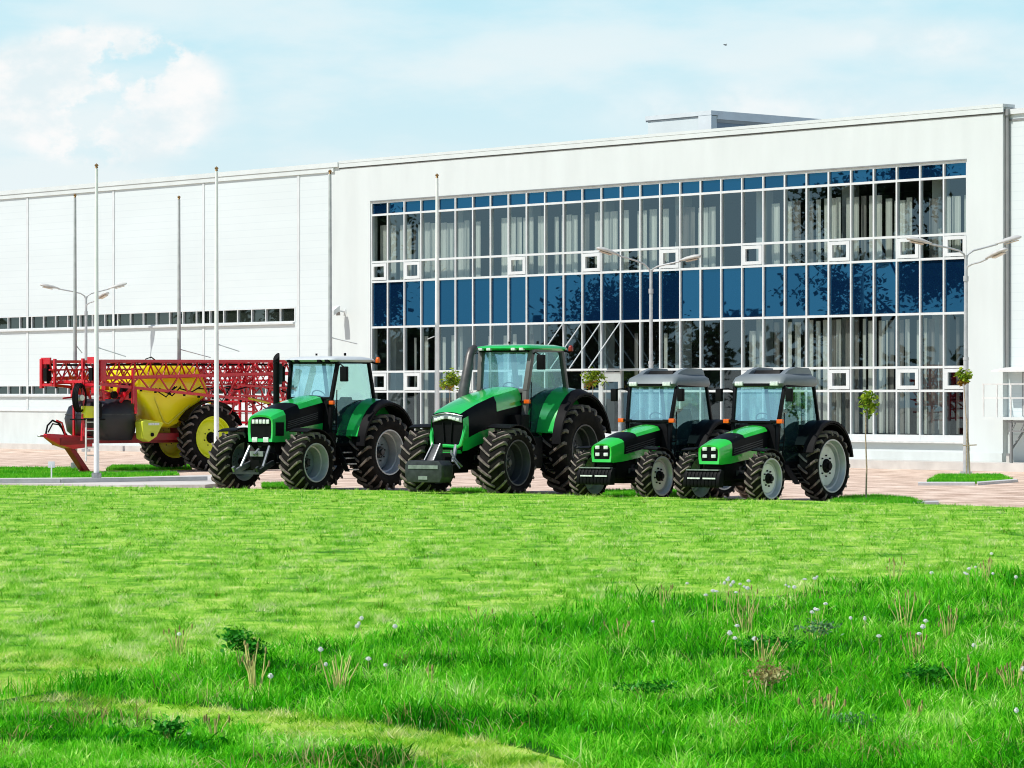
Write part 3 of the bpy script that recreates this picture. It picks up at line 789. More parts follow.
# mown strip with pale clippings between the unmown patches
X, Y = scatter(lambda x, y: inside(LP, x, y) & ~inA(x, y) & ~inB(x, y) & (y <= 28.5), 230000, 655, 800)
n = len(X)
l2 = lowf(X, Y*.5, 12, 6); keep = rng.uniform(0, 1, n) < np.clip(.6+.5*l2, .12, 1); X = X[keep]; Y = Y[keep]; l2 = l2[keep]; n = len(X)
h = rng.uniform(.015, .055, n)*np.clip(1+.4*l2, .4, 2); w = rng.uniform(.005, .011, n)
tag(blade_mesh('mown_strip_grass', X, Y, h, w, rng.uniform(.3, 2.0, n), 'mown_blade', rng.uniform(0, 1, n)), 'strip of freshly mown grass with pale clippings', None, None, 'stuff')
# tall unmown grass, in clumps
def tall(name, poly, n, y0, y1, hs, label, x0=-260, x1=1284):
    X, Y = scatter(lambda x, y: inside(poly, x+.2*lowf(x, y, 2.4, 51), y+np.clip((y-23.5)/11, .07, 1)*(.9*lowf(x, y, 1.6, 52)+rng.normal(0, .30, len(x)))), n, y0, y1, x0, x1)
    n = len(X)
    # pull towards clump centres
    cx, cy = np.round(X*3.0)/3.0+.1*np.sin(Y*9), np.round(Y*2.2)/2.2+.1*np.sin(X*11)
    X = X+(cx-X)*rng.uniform(-.25, .5, n); Y = Y+(cy-Y)*rng.uniform(-.25, .5, n)
    lf = lowf(X, Y, 2.2, 8); l2 = lowf(X, Y, 8, 9)
    h = hs*rng.uniform(.35, 1.25, n)*(1+.32*lf+.25*l2)
    w = rng.uniform(.0045, .010, n)*np.maximum(1, Y/26)
    lean = rng.uniform(.1, 1.25, n)
    rnd = np.clip(rng.uniform(0, 1, n)+.22*l2, 0, 1)
    tag(blade_mesh(name, X, Y, np.maximum(h, .04), w, lean, 'tall_blade', rnd, seg=2), label, None, None, 'stuff')
tall('tall_grass', ROUGH_A, 325000, 560, 860, .155, 'tall unmown meadow grass', -260, 1470)
tall('tall_grass', ROUGH_B, 190000, 700, 880, .095, 'unmown grass in the near left corner', -260, 700)
# dead straw and broad leaved ground cover mixed into the unmown patches
def straws(poly, n, y0, y1, label):
    X, Y = scatter(lambda x, y: inside(poly, x, y), n, y0, y1, -260, 1284)
    f = lowf(X, Y, 3.2, 21)+.5*lowf(X, Y, 9, 22); ok = f > .55; X = X[ok]; Y = Y[ok]; n = len(X)
    tag(blade_mesh('dry_grass', X, Y, rng.uniform(.06, .22, n), rng.uniform(.004, .008, n), rng.uniform(.1, 1.2, n), 'dry_blade', rng.uniform(0, 1, n), seg=2), label, None, None, 'stuff')
    X, Y = scatter(lambda x, y: inside(poly, x, y), n*3, y0, y1, -160, 1184)
    f = lowf(X, Y, 2.6, 31)+.5*lowf(X, Y, 7, 32); ok = f > .75; X = X[ok]; Y = Y[ok]; n = len(X)
    tag(blade_mesh('broadleaf_weeds', X, Y, rng.uniform(.05, .13, n), rng.uniform(.022, .04, n), rng.uniform(.5, 1.6, n), 'clover_blade', rng.uniform(0, 1, n), seg=2), label.replace('dead straw', 'broad dark leaves'), None, None, 'stuff')
straws(ROUGH_A, 30000, 560, 860, 'dead straw among the tall grass')
straws(ROUGH_B, 22000, 706, 880, 'dead straw among the near left grass')
# verge grass
for v in VP:
    xs = [p[0] for p in v]; ys = [p[1] for p in v]
    area = (max(xs)-min(xs))*(max(ys)-min(ys))
    n = int(min(26000, 900*area))
    X = rng.uniform(min(xs), max(xs), n); Y = rng.uniform(min(ys), max(ys), n); ok = inside(v, X, Y); X = X[ok]; Y = Y[ok]; n = len(X)
    tag(blade_mesh('verge_grass', X, Y, rng.uniform(.03, .11, n), rng.uniform(.014, .03, n), rng.uniform(.1, .8, n), 'verge_blade', rng.uniform(0, 1, n), z0=-.075), 'short grass on a strip between gravel and path', None, None, 'stuff')

# ================================================================== SMALL PLANTS
def leaf_cloud(pts, size, m, name, parent, seed=0, flat=.3):
    r = random.Random(seed); vs = []; fs = []; rn = []
    for p in pts:
        s_ = size*r.uniform(.6, 1.3)
        e = Euler((r.uniform(-1, 1), r.uniform(-1, 1), r.uniform(0, 6.3))).to_matrix()
        q = [Vector((-s_*.5, 0, 0)), Vector((0, -s_*.32, s_*.06)), Vector((s_*.6, 0, 0)), Vector((0, s_*.32, s_*.06))]
        o = len(vs); vs += [tuple(Vector(p)+e @ k) for k in q]; fs.append((o, o+1, o+2, o+3)); v_ = r.random(); rn += [v_]*4
    me = bpy.data.meshes.new(name); me.from_pydata(vs, [], fs)
    at = me.attributes.new('rnd', 'FLOAT', 'POINT'); at.data.foreach_set('value', rn)
    me.materials.append(M[m])
    return link(bpy.data.objects.new(name, me), parent)
def ball_pts(r, n, c, rx, ry, rz, clumps=9):
    cs = []
    for _ in range(clumps):
        while True:
            v = Vector((r.uniform(-1,1), r.uniform(-1,1), r.uniform(-1,1)))
            if v.length < 1: break
        cs.append(v*.8)
    out = []
    for _ in range(n):
        k = r.choice(cs); v = k+Vector((r.gauss(0,.24), r.gauss(0,.24), r.gauss(0,.24)))
        out.append((c[0]+v.x*rx, c[1]+v.y*ry, c[2]+v.z*rz))
    return out
def sapling(pbase, crown_z, rx, rz, seed, label, leafm='leaf', pot=False, stake=False, lean=(0,0), autumn=False):
    r = random.Random(seed)
    t = empty('sapling', pbase); tag(t, label, 'young tree')
    top = Vector((lean[0], lean[1], crown_z))
    pts = [(0,0,-.1), (lean[0]*.3+.015, .0, crown_z*.3), (lean[0]*.65-.01, 0, crown_z*.65), tuple(top)]
    mb = MB().tube(pts, .021, 7, r1=.012)
    for k in range(7):
        a = r.uniform(0, 6.3); l = r.uniform(.4, .9)
        e = top+Vector((math.cos(a)*rx*l, math.sin(a)*rx*l, r.uniform(-.2,.9)*rz))
        mb.tube([top-Vector((0,0,rz*.5)), (top+e)/2+Vector((0,0,.03)), e], .009, 5, r1=.004)
    part('trunk', mb, 'bark', t)
    leaf_cloud(ball_pts(r, int(90+900*rx*rx*2), top, rx, rx, rz, 14), .12, leafm, 'crown', t, seed)
    if autumn:
        leaf_cloud(ball_pts(r, 45, top-Vector((0,0,rz*.7)), rx*.8, rx*.8, rz*.5, 5), .11, 'leaf_autumn', 'withered_leaves', t, seed+1)
    if stake:
        part('stake', MB().tube([(-.10,-.03,0), (-.09,-.03,1.55)], .02, 6).bar((-.20,-.04,.80), (.18,-.04,.82), .03), 'bark', t)
    return t
b1 = G(866, 496.5)
sapling(b1, 2.02*(1), .27, .25, 3, 'slim young tree with a small round crown right of the rightmost tractor')
b2 = G(970, 474.5)
sapling(b2, 2.72, .20, .24, 5, 'young tree with withered lower leaves tied beside the right street lamp', stake=True, lean=(-.18,0), autumn=True)
def potted(px, py, Yd, label, seed):
    p = P(px, py, Yd); zc = p.z
    sapling((p.x, p.y, .15), zc-.15, .42, .38, seed, label, autumn=True)
q = s_of(446); bp_ = BW(s_at(450, .8), .8)
potted(450, 380, bp_.y, 'bushy young tree before the glazing behind the exhaust of the largest tractor', 21)
bp_ = BW(s_at(594, .8), .8)
potted(593, 377, bp_.y, 'bushy young tree by the entrance door behind the fender of the largest tractor', 22)

# weeds and dry stalk tufts in the tall grass
def at_height(px, py, z):
    Y = F*(CAMZ-z)/(py-HY); return Vector(((px-512)/F*Y, Y, 0))
def tuft(px, py, n, hgt, spread, label, seed, heads=True, curl=.35, cat='dry plant', thick=.005):
    r = random.Random(seed); b = at_height(px, py, .03)
    t = empty('dry_stalk_tuft', b); tag(t, label, cat)
    st = MB(); hd_ = []
    for k in range(n):
        a = r.uniform(0, 6.3); l = hgt*r.uniform(.55, 1.1); s_ = spread*r.uniform(.1, 1)
        x0, y0 = math.cos(a)*s_*.35, math.sin(a)*s_*.35
        e = Vector((math.cos(a)*s_, math.sin(a)*s_, l)); bend = r.uniform(-curl, curl)*l*.35
        mid = Vector((x0+(e.x-x0)*.4+bend*.4, y0+(e.y-y0)*.4, l*.55))
        st.tube([(x0, y0, 0), mid, e], thick*r.uniform(.7, 1.3), 5, r1=thick*.6)
        if heads and r.random() < .8:
            hd_.append(MB().tube([e-Vector((0,0,.03)), e, e+Vector((0,0,.018))], [thick*.8, thick*1.7, thick*.6], 6))
    part('stalks', st, 'straw', t)
    for q in hd_: part('seed_head', q, 'straw_dark', t)
    return t
tuft(338, 694, 13, .30, .16, 'fan of thick pale dry stalks at the left of the tall grass', 1, heads=False, thick=.0075)
tuft(255, 690, 12, .34, .14, 'dry brown stalks standing below the dark green weed bush', 2, thick=.0065)
tuft(748, 634, 14, .42, .26, 'tall straggling dry stalks under the densest dandelion cluster', 3, curl=.9)
tuft(762, 664, 14, .24, .18, 'brown stalks with seed heads right above the pale weed bush', 4)
tuft(905, 628, 12, .34, .25, 'spread of thin upright dry stalks near the right edge of the tall grass', 5)
tuft(948, 640, 16, .30, .12, 'dense dark brown dry tuft at the right of the tall grass', 6)
tuft(826, 722, 12, .24, .22, 'low dry tuft with one long curved stalk at the bottom right', 7, curl=1.0, thick=.007)
tuft(968, 698, 8, .30, .20, 'few bent tan stalks near the right edge, above the bottom corner', 8, curl=1.2)
tuft(912, 722, 8, .22, .13, 'short pale dry stalks near the bottom right', 9, curl=.7)
tuft(1012, 690, 14, .28, .16, 'bushy brown dry plant cut by the right picture edge', 10)
tuft(178, 650, 9, .22, .14, 'short brown dry stalks at the far left end of the tall grass', 11)
tuft(620, 640, 10, .20, .2, 'low brown stalks in the middle of the tall grass', 12)
tuft(985, 583, 10, .30, .14, 'brown dry stalks at the upper right rim of the tall grass', 13)
tuft(893, 583, 8, .34, .2, 'thin dry stalks on the upper rim of the tall grass near the right', 14)
tuft(480, 626, 9, .20, .18, 'small dry stalks on the upper rim of the tall grass near the middle', 15)
tuft(432, 690, 6, .22, .12, 'few thin dry stalks left of the middle in the tall grass', 16)
tuft(915, 665, 12, .26, .12, 'brown dry weed with white fluff in the right part of the tall grass', 17)
tuft(215, 735, 7, .16, .12, 'thin reddish dry stalks in the near left corner', 18)
tuft(662, 606, 7, .24, .15, 'thin dry stalks on the rim of the tall grass left of the dandelion cluster', 19)
def weed(px, py, hgt, rx, m, n, size, label, seed):
    r = random.Random(seed); b = at_height(px, py, .03); t = empty('weed_bush', b); tag(t, label, 'weed')
    st = MB()
    for k in range(9):
        a = r.uniform(0, 6.3); st.tube([(math.cos(a)*rx*.2, math.sin(a)*rx*.2, 0), (math.cos(a)*rx*.6, math.sin(a)*rx*.6, hgt*.8)], .005, 5, r1=.003)
    part('stems', st, 'straw', t)
    leaf_cloud(ball_pts(r, n, (0,0,hgt*.72), rx, rx*.9, hgt*.36, 12), size, m, 'foliage', t, seed)
weed(244, 668, .34, .20, 'leaf_dark', 420, .045, 'dark green leafy weed bush at the left rim of the tall grass', 31)
weed(765, 694, .26, .17, 'leaf_pale', 420, .030, 'pale yellowish weed bush in the middle right of the tall grass', 32)
weed(815, 640, .18, .22, 'leaf_grey', 220, .035, 'greyish green low weed right of the dandelion cluster', 33)
weed(855, 733, .14, .20, 'leaf_grey', 220, .03, 'greyish green low weed near the bottom right', 34)
weed(925, 690, .20, .24, 'leaf_dark', 420, .04, 'dark green weed patch right of the middle in the tall grass', 35)
weed(770, 655, .18, .30, 'leaf_dark', 360, .04, 'dark green low weed just above the pale weed bush', 36)
weed(650, 700, .16, .26, 'leaf_dark', 300, .035, 'dark green low weed left of the pale weed bush', 37)
weed(172, 740, .14, .14, 'leaf_dark', 200, .04, 'bright leafy weed in the near left corner', 38)

# dandelion clocks
puff_me = None
def dandelion(px, py, z, label, group, seed):
    global puff_me
    r = random.Random(seed); b = at_height(px, py, z); ln = Vector((r.uniform(-.05,.05), r.uniform(-.05,.05), 0))
    b = b-ln
    t = empty('dandelion', b); tag(t, label, 'dandelion', group)
    part('stem', MB().tube([(0,0,0), (ln.x*.3, ln.y*.3, z*.55), (ln.x, ln.y, z)], .0035, 5, r1=.0025), 'straw', t)
    if puff_me is None:
        mb = MB(); rr = random.Random(2)
        mb.lathe([(0,-.016),(.009,-.0135),(.0145,-.006),(.016,.001),(.0135,.009),(.008,.014),(0,.0165)], 10, 'z')
        for k in range(80):
            u = rr.uniform(-1,1); a = rr.uniform(0,6.3); s_ = (1-u*u)**.5
            d = Vector((s_*math.cos(a), s_*math.sin(a), u)); p0 = d*.012; p1 = d*rr.uniform(.017,.024)
            sd_ = d.orthogonal().normalized(); s2 = d.cross(sd_)
            mb.add([p0, p1+sd_*.006, p1*1.08, p1-sd_*.006], [(0,1,2,3)]); mb.add([p0, p1+s2*.006, p1*1.08, p1-s2*.006], [(0,1,2,3)])
        puff_me = mb.mesh('seed_head', M['puff'], 180)
    o = part('seed_head', puff_me, None, t, loc=(ln.x, ln.y, z)); o.scale = (r.uniform(.6,1.1), r.uniform(.6,1.1), r.uniform(.5,.95))
A_ = [(420,95),(435,120),(405,110),(480,115),(515,135),(460,155),(520,100),(500,128),(425,84),(447,106),(350,148),(366,150),(315,168)]
B_ = [(465,315),(430,350),(455,375),(550,378)]
C_ = [(840,235),(825,250),(890,210),(850,238)]
D2 = [(850,80),(838,88),(700,120),(740,130),(715,128),(790,92)]
E_ = [(540,145),(550,122),(578,115),(532,140),(652,143)]
F_ = [(365,345),(353,370),(337,400)]
i_ = 0
for pts, lab, grp in ((A_, 'white dandelion clock in the densest cluster on the rim of the tall grass', 'dandelions of the densest cluster'),
                      (B_, 'white dandelion clock in the loose group above the pale weed bush', 'dandelions above the pale weed bush'),
                      (C_, 'white dandelion clock in the small group right of the densest cluster', 'dandelions right of the densest cluster'),
                      (D2, 'white dandelion clock on the grass rim further right than the densest cluster', 'dandelions on the rim')):
    for x, y in pts:
        i_ += 1; dandelion(640+x/4.8, 560+y/4.8, .27 if grp.endswith('densest cluster') else .21, lab, grp, i_)
for pts, lab, grp in ((E_, 'white dandelion clock in the group near the right picture edge on the rim', 'dandelions near the right edge'),
                      (F_, 'white dandelion clock in the slanting row of three beside the dark brown tuft', 'dandelions beside the dark tuft')):
    for x, y in pts:
        i_ += 1; dandelion(840+x/4.267, 540+y/4.267, .22, lab, grp, i_)
SINGLE = [(840+390/4.267, 540+140/4.267, 'lone white dandelion clock between the rim stalks and the right edge group'),
          (840+750/4.267, 540+158/4.267, 'large white dandelion clock close to the right picture edge on the rim'),
          (840+646/4.267, 540+58/4.267, 'small dandelion clock at the very top of the tall grass on the right'),
          (840+45/4.267, 540+333/4.267, 'left one of two dandelion clocks beside the spread of upright stalks'),
          (840+105/4.267, 540+335/4.267, 'right one of two dandelion clocks beside the spread of upright stalks'),
          (840+570/4.267, 540+450/4.267, 'dandelion clock on the brown weed with white fluff'),
          (840+780/4.267, 540+550/4.267, 'dandelion clock cut by the right picture edge beside the bushy brown plant'),
          (840+752/4.267, 540+727/4.267, 'lowest white dandelion clock at the bottom right'),
          (840+165/4.267, 540+410/4.267, 'single dandelion clock below the pair in the right part of the tall grass'),
          (653, 560+295/4.8, 'lone dandelion clock left of the densest cluster'),
          (687, 560+112/4.8, 'lone dandelion clock on the rim just left of the densest cluster'),
          (160+75/3.938, 580+213/3.938, 'lone dandelion clock at the left end of the tall grass'),
          (160+632/3.938, 580+273/3.938, 'upper one of two dandelion clocks by the fan of pale stalks'),
          (160+653/3.938, 580+332/3.938, 'lower one of two dandelion clocks by the fan of pale stalks'),
          (160+820/3.938, 580+310/3.938, 'small dandelion clock right of the fan of pale stalks'),
          (160+887/3.938, 580+335/3.938, 'dandelion clock furthest right of the fan of pale stalks'),
          (160+925/3.938, 580+182/3.938, 'single dandelion clock on the rim right of the stacked three'),
          (160+435/3.938, 580+378/3.938, 'small dandelion clock low down between the weed bush and the fan of stalks'),
          (160+793/3.938, 580+150/3.938, 'top one of three stacked dandelion clocks on the rim left of the middle'),
          (160+783/3.938, 580+172/3.938, 'middle one of three stacked dandelion clocks on the rim left of the middle'),
          (160+775/3.938, 580+182/3.938, 'bottom one of three stacked dandelion clocks on the rim left of the middle')]
for x, y, lab in SINGLE:
    i_ += 1; dandelion(x, y, .20, lab, None, i_)

# ================================================================== LAMPS, FLAGPOLES, SIGN, BIRD
def street_lamp(base, label, arms):
    t = empty('street_lamp', base); tag(t, label, 'street lamp', 'street lamps along the front')
    part('pole', MB().tube([(0,0,-.12), (0,0,3.2)], .085, 12, r1=.075).tube([(0,0,3.2), (0,0,3.28)], .085, 12).tube([(0,0,3.28), (0,0,5.5)], .062, 12, r1=.055)
         .tube([(0,0,5.45), (0,0,5.6)], .075, 12).tube([(0,0,5.6), (0,0,6.2)], .050, 12), 'pole_grey', t)
    part('base_plate', MB().box(-.16,.16,-.16,.16,-.12,.02), 'pole_grey', t)
    for (dx, dy, ln, z0, rise) in arms:
        u = Vector((dx, dy, 0)).normalized()
        end = u*ln+Vector((0,0,z0+rise))
        pts = [Vector((0,0,z0-.15)), u*.06+Vector((0,0,z0+.02)), u*.22+Vector((0,0,z0+rise*.40)), u*.5+Vector((0,0,z0+rise*.62)), end]
        ar = part('arm', MB().tube(pts, .028, 8), 'pole_grey', t)
        dirv = (end-pts[3]).normalized(); side = Vector((-u.y, u.x, 0)); up = dirv.cross(side)*-1
        if up.z < 0: up = -up
        rings = []
        for k, (a, ww, hh) in enumerate(((-.05,.04,.03),(.08,.08,.055),(.25,.13,.085),(.5,.15,.095),(.68,.12,.07),(.74,.05,.03))):
            c_ = end+dirv*a
            rings.append([c_+side*(ww*math.cos(q))+up*(hh*math.sin(q)*(1 if math.sin(q) > 0 else .55)+.02) for q in [2*pi*j/12 for j in range(12)]])
        hd_ = part('lamp_head', MB().loft(rings), 'lamp_head', ar, smooth=60)
        q0 = end+dirv*.22-up*.045; q1 = end+dirv*.62-up*.04
        part('lens', MB().hexa([q0-side*.10, q0+side*.10, q1+side*.09, q1-side*.09], [p_-up*.025 for p_ in (q0-side*.08, q0+side*.08, q1+side*.07, q1-side*.07)]), 'lamp_glass', hd_)
        part('head_cap', MB().hexa([end+dirv*.02+side*.06, end+dirv*.02-side*.06, end+dirv*.2-side*.10, end+dirv*.2+side*.10], [p_+up*.12 for p_ in (end+dirv*.04+side*.05, end+dirv*.04-side*.05, end+dirv*.2-side*.09, end+dirv*.2+side*.09)]), 'lamp_head', hd_) if False else None
    return t
armsL = [(-1,-.35,1.15,6.2,.30), (1,.2,.95,6.2,.32), (.75,-.75,.75,5.85,.22)]
street_lamp(G(966,472), 'three armed grey street lamp in the grass island at the right end of the glazing', armsL)
pm = P(651, 270, 105.6); street_lamp((pm.x, pm.y, 0), 'grey street lamp with two arms rising behind the smaller tractors', [(-1,-.35,1.15,6.2,.46), (.9,-.5,1.05,6.2,.26)])
pl_ = P(86, 297, 134.0); street_lamp((pl_.x, pl_.y, 0), 'three armed grey street lamp behind the red sprayer at the left', armsL)

def flagpole(px, ptop, Yd, label, grey=False, rod=None, seedl=0):
    X = (px-512)/F*Yd; top = CAMZ+(HY-ptop)/F*Yd
    t = empty('flagpole', (X, Yd, 0)); tag(t, label, 'flagpole', 'flagpoles in front of the hall')
    part('pole', MB().tube([(0,0,-.12), (0,0,top-.12)], .075, 12, r1=.040), 'pole_grey' if grey else 'pole', t)
    part('base_collar', MB().tube([(0,0,-.12), (0,0,.14)], .13, 12), 'steel', t)
    part('finial', MB().lathe([(0,top-.12),(.045,top-.10),(.03,top-.07),(.06,top-.03),(0,top+.02)], 10, 'z'), 'gold', t)
    if rod is not None:
        part('cleat_rod', MB().tube([(0,0,rod[0]), (rod[1], 0, rod[2])], .016, 6), 'pole_grey', t)
    return t
flagpole(96.5, 164, 87.5, 'tall white flagpole standing before the ladder of the sprayer', rod=(3.47,.78,3.22))
flagpole(216.5, 167, 89.2, 'tall white flagpole in front of the big wheel of the sprayer', rod=(3.58,.62,3.38))
flagpole(330, 170, 90.4, 'greyish flagpole above the cab of the leftmost tractor', True, rod=(3.78,.75,3.60))
flagpole(437, 174, 91.8, 'thin white flagpole in front of the left glazing', rod=(3.86,-.27,3.75))
flagpole(75, 194, 100.5, 'grey flagpole furthest left, in the back row', True, rod=(3.75,.22,3.48))
flagpole(179, 196, 102.0, 'grey flagpole of the back row above the yellow tank', True, rod=(3.62,.98,3.36))

sp_ = G(51.5, 481)
t = empty('small_sign', sp_); tag(t, 'small blank white sign on a short post in the lawn edge at the left', 'sign')
part('post', MB().tube([(0,0,0), (0,0,.42)], .018, 8), 'pole', t)
part('panel', MB().box(-.085,.085,-.012,.012,.34,.50), 'white_metal', t, bevel=.004)

bp = P(725.4, 45, 160)
t = empty('bird', bp); tag(t, 'tiny dark bird flying high in the sky above the roof', 'bird')
body = MB().lathe([(0,-.09),(.018,-.06),(.03,-.01),(.026,.04),(.016,.075),(.012,.09),(0,.105)], 10, 'x')
for s_ in (-1, 1):
    body.add([(.035,s_*.015,.01),(-.03,s_*.015,.01),(-.02,s_*.10,.05),(-.035,s_*.17,.02),(.0,s_*.15,.03),(.03,s_*.09,.055)], [(0,1,2,5),(5,2,3,4)])
body.add([(-.08,.012,0),(-.08,-.012,0),(-.14,-.03,0),(-.14,.03,0)], [(0,1,2,3)])
part('body', body, 'bird', t, rot=(0,0,.6))

# woodland away to the left, seen only mirrored in the glass
wood = []
r = random.Random(9)
for k in range(26):
    x, y = r.uniform(-330, -230), 40+k*9+r.uniform(-4, 4); hh = r.uniform(9, 15)
    wood += ball_pts(r, 420, (x, y, hh*.5), 4.5, 4.5, hh*.48, 10)
wo3 = leaf_cloud(wood, 1.5, 'leaf_wood', 'distant_woodland', None, 5)
tag(wo3, 'dark line of trees mirrored in the glazing', None, None, 'stuff')
def mirrored_tree(x, y, hgt, label, seed):
    r = random.Random(seed); t = empty('broad_tree', (x, y, 0)); tag(t, label, 'tree')
    tr = MB().tube([(0,0,0), (.1,0,hgt*.3), (0,.1,hgt*.7)], .28, 8, r1=.08)
    pts = []
    for k in range(14):
        a = r.uniform(0,6.3); z0 = hgt*r.uniform(.25,.6); l = r.uniform(1.5,3.2)
        e = Vector((math.cos(a)*l, math.sin(a)*l, z0+r.uniform(.8,hgt*.35)))
        tr.tube([(0,0,z0), e*.5+Vector((0,0,z0*.5+.2)), e], .09, 6, r1=.02)
        pts += [(e.x+r.gauss(0,.7), e.y+r.gauss(0,.7), e.z+r.gauss(0,.6)) for _ in range(800)]
    part('trunk', tr, 'dark', t); leaf_cloud(pts, .30, 'leaf_wood', 'crown', t, seed)
mirrored_tree(-44, 106, 17, 'broad tree mirrored in the right end of the glazing', 3)
mirrored_tree(-66, 121, 11, 'broad tree mirrored in the middle of the glazing', 4)
mirrored_tree(-40, 133, 12, 'broad tree mirrored in the left end of the glazing', 5)
# ================================================================== WHEELS
def mirror(mb):
    o = MB(); o.v = [(x, -y, z) for x, y, z in mb.v]; o.f = list(mb.f); return o
WCACHE = {}
def wheel_set(key, D, W, rimD, nl, lh, dish, ribs=True):
    """meshes of a left wheel and a right wheel: tyre, tread, rim, disc, hub"""
    if key in WCACHE: return WCACHE[key]
    Rr = D/2; rr = rimD/2; rc = Rr-lh; hw = W/2
    ty = MB()
    prof = [(rr-.01, hw*.80), (rr+.02, hw*.86), (rr+.05, hw*.93), (rr+(rc-rr)*.45, hw*1.02), (rr+(rc-rr)*.75, hw*1.0), (rc-.05, hw*.93), (rc-.015, hw*.80), (rc, hw*.4)]
    prof = prof+[(rc+.004, 0)]+[(a, -b) for a, b in prof[::-1]]
    ty.lathe(prof, 56)
    ld = MB()
    wl = 2*pi*Rr/nl*.17
    for sg in (-1, 1):
        for i in range(nl):
            th0 = 2*pi*(i+(.5 if sg > 0 else 0))/nl
            st = []
            for t, ro, wk in ((-.05, Rr-.006, .85), (.3, Rr, 1), (.62, Rr, 1.05), (.92, Rr-.012, 1.25), (1.0, Rr-.05, 1.3), (1.05, Rr-min(.15, (Rr-rr)*.5), 1.2)):
                y = sg*hw*t; th = th0-max(0, min(1, t))*1.55*(2*pi/nl)*(W/D)*1.5
                ri = rc-.02 if t < .95 else ro-.045
                q = wl*wk/Rr/2
                if t > .95: pass
                yi = y if t < .95 else sg*hw*.93
                if t > 1.01: ri = max(ri, rr+.03)
                st.append([(ri*math.sin(th-q*1.35), yi, ri*math.cos(th-q*1.35)), (ro*math.sin(th-q), y, ro*math.cos(th-q)),
                           (ro*math.sin(th+q), y, ro*math.cos(th+q)), (ri*math.sin(th+q*1.35), yi, ri*math.cos(th+q*1.35))])
            ld.loft(st)
    yd = hw*dish
    rm = MB().lathe([(rr-.02, hw*.80), (rr+.022, hw*.88), (rr+.018, hw*.93), (rr-.012, hw*.92), (rr-.025, hw*.80), (rr-.045, hw*.55), (rr-.05, hw*.42), (rr-.085, hw*.38), (rr-.095, yd+.02), (rr-.10, yd-.03), (rr-.09, -hw*.4), (rr-.03, -hw*.8), (rr+.015, -hw*.9)], 48)
    ds = MB().lathe([(rr-.095, yd-.01), (rr-.13, yd+.01), (rr*.74, yd+.03), (rr*.55, yd+.035), (rr*.36, yd+.02), (rr*.30, yd+.03), (0, yd+.03)], 48)
    hb = MB().lathe([(rr*.27, yd+.02), (rr*.27, yd+.06), (rr*.22, yd+.09), (rr*.14, yd+.10), (rr*.13, yd+.15), (0, yd+.155)], 20)
    for k in range(8):
        a = 2*pi*k/8; c = (rr*.40*math.sin(a), rr*.40*math.cos(a))
        hb.tube([(c[0], yd+.015, c[1]), (c[0], yd+.055, c[1])], .018, 6)
        hb.tube([(rr*.2*math.sin(a), yd+.05, rr*.2*math.cos(a)), (rr*.2*math.sin(a), yd+.105, rr*.2*math.cos(a))], .022, 6)
    WCACHE[key] = {}
    for side in (1, -1):
        f = (lambda m: m) if side > 0 else mirror
        WCACHE[key][side] = [(n, f(m)) for n, m in (('tyre', ty), ('tread', ld), ('rim', rm), ('wheel_disc', ds), ('hub', hb))]
    return WCACHE[key]
MESHC = {}
def put_wheel(key, side, loc, parent, mats, steer=0):
    w = empty('wheel', loc); w.parent = parent; w.rotation_euler = (0, 0, steer)
    # a tiny pitch so lugs do not line up between wheels
    for n, mb in WCACHE[key][side]:
        kk = (key, side, n, mats.get(n, ''))
        if kk not in MESHC: MESHC[kk] = mb.mesh(n, M[mats[n]], 40)
        o = part(n, MESHC[kk], None, w); o.rotation_euler = (0, (loc[0]*7+loc[1]*3) % .9, 0)
    return w

# ================================================================== TRACTORS
def arc_fender(mb, cx, cz, r, y0, y1, a0, a1, n=14, t=.03, lip=0, drop=0, up=0, rise0=0):
    """sheet bent around an axle; angles from straight up, positive towards the front"""
    rings = []
    for i in range(n+1):
        a = R(a0+(a1-a0)*i/n); s_, c_ = math.sin(a), math.cos(a)
        ro, ri = r+t, r
        u = up*max(0, c_)
        rings.append([(cx+ri*s_, y0, cz+ri*c_+u), (cx+ro*s_, y0, cz+ro*c_+u), (cx+ro*s_, y1, cz+ro*c_-drop*max(0, c_)+u), (cx+ri*s_, y1, cz+ri*c_-drop*max(0, c_)+u)])
    mb.loft(rings)
def rrect(x0, x1, y0, y1, z, r, n=4):
    pts = []
    for cx, cy, a0 in ((x1-r, y1-r, 0), (x0+r, y1-r, 90), (x0+r, y0+r, 180), (x1-r, y0+r, 270)):
        for k in range(n+1):
            a = R(a0+90*k/n); pts.append((cx+r*math.cos(a), cy+r*math.sin(a), z))
    return pts
def hood_ring(x, wt, wb, zt, zb, crown=.05):
    h = zt-zb
    half = [(wb, zb), (wb+(wt-wb)*.35+.012, zb+h*.30), (wt, zb+h*.62), (wt*.97, zb+h*.82), (wt*.82, zt-crown*.9), (wt*.5, zt-crown*.25)]
    return [(x, y, z) for y, z in half]+[(x, 0, zt)]+[(x, -y, z) for y, z in half[::-1]]     # 13 points, open at the bottom
def strip_faces(st, i0, i1, j0, j1):
    mb = MB(); n = j1-j0+1
    vs = [st[i][j] for i in range(i0, i1+1) for j in range(j0, j1+1)]
    fs = [((i)*n+j, (i)*n+j+1, (i+1)*n+j+1, (i+1)*n+j) for i in range(i1-i0) for j in range(n-1)]
    return mb.add(vs, fs)
def merge(*ms):
    o = MB()
    for m in ms: o.add(m.v, m.f)
    return o

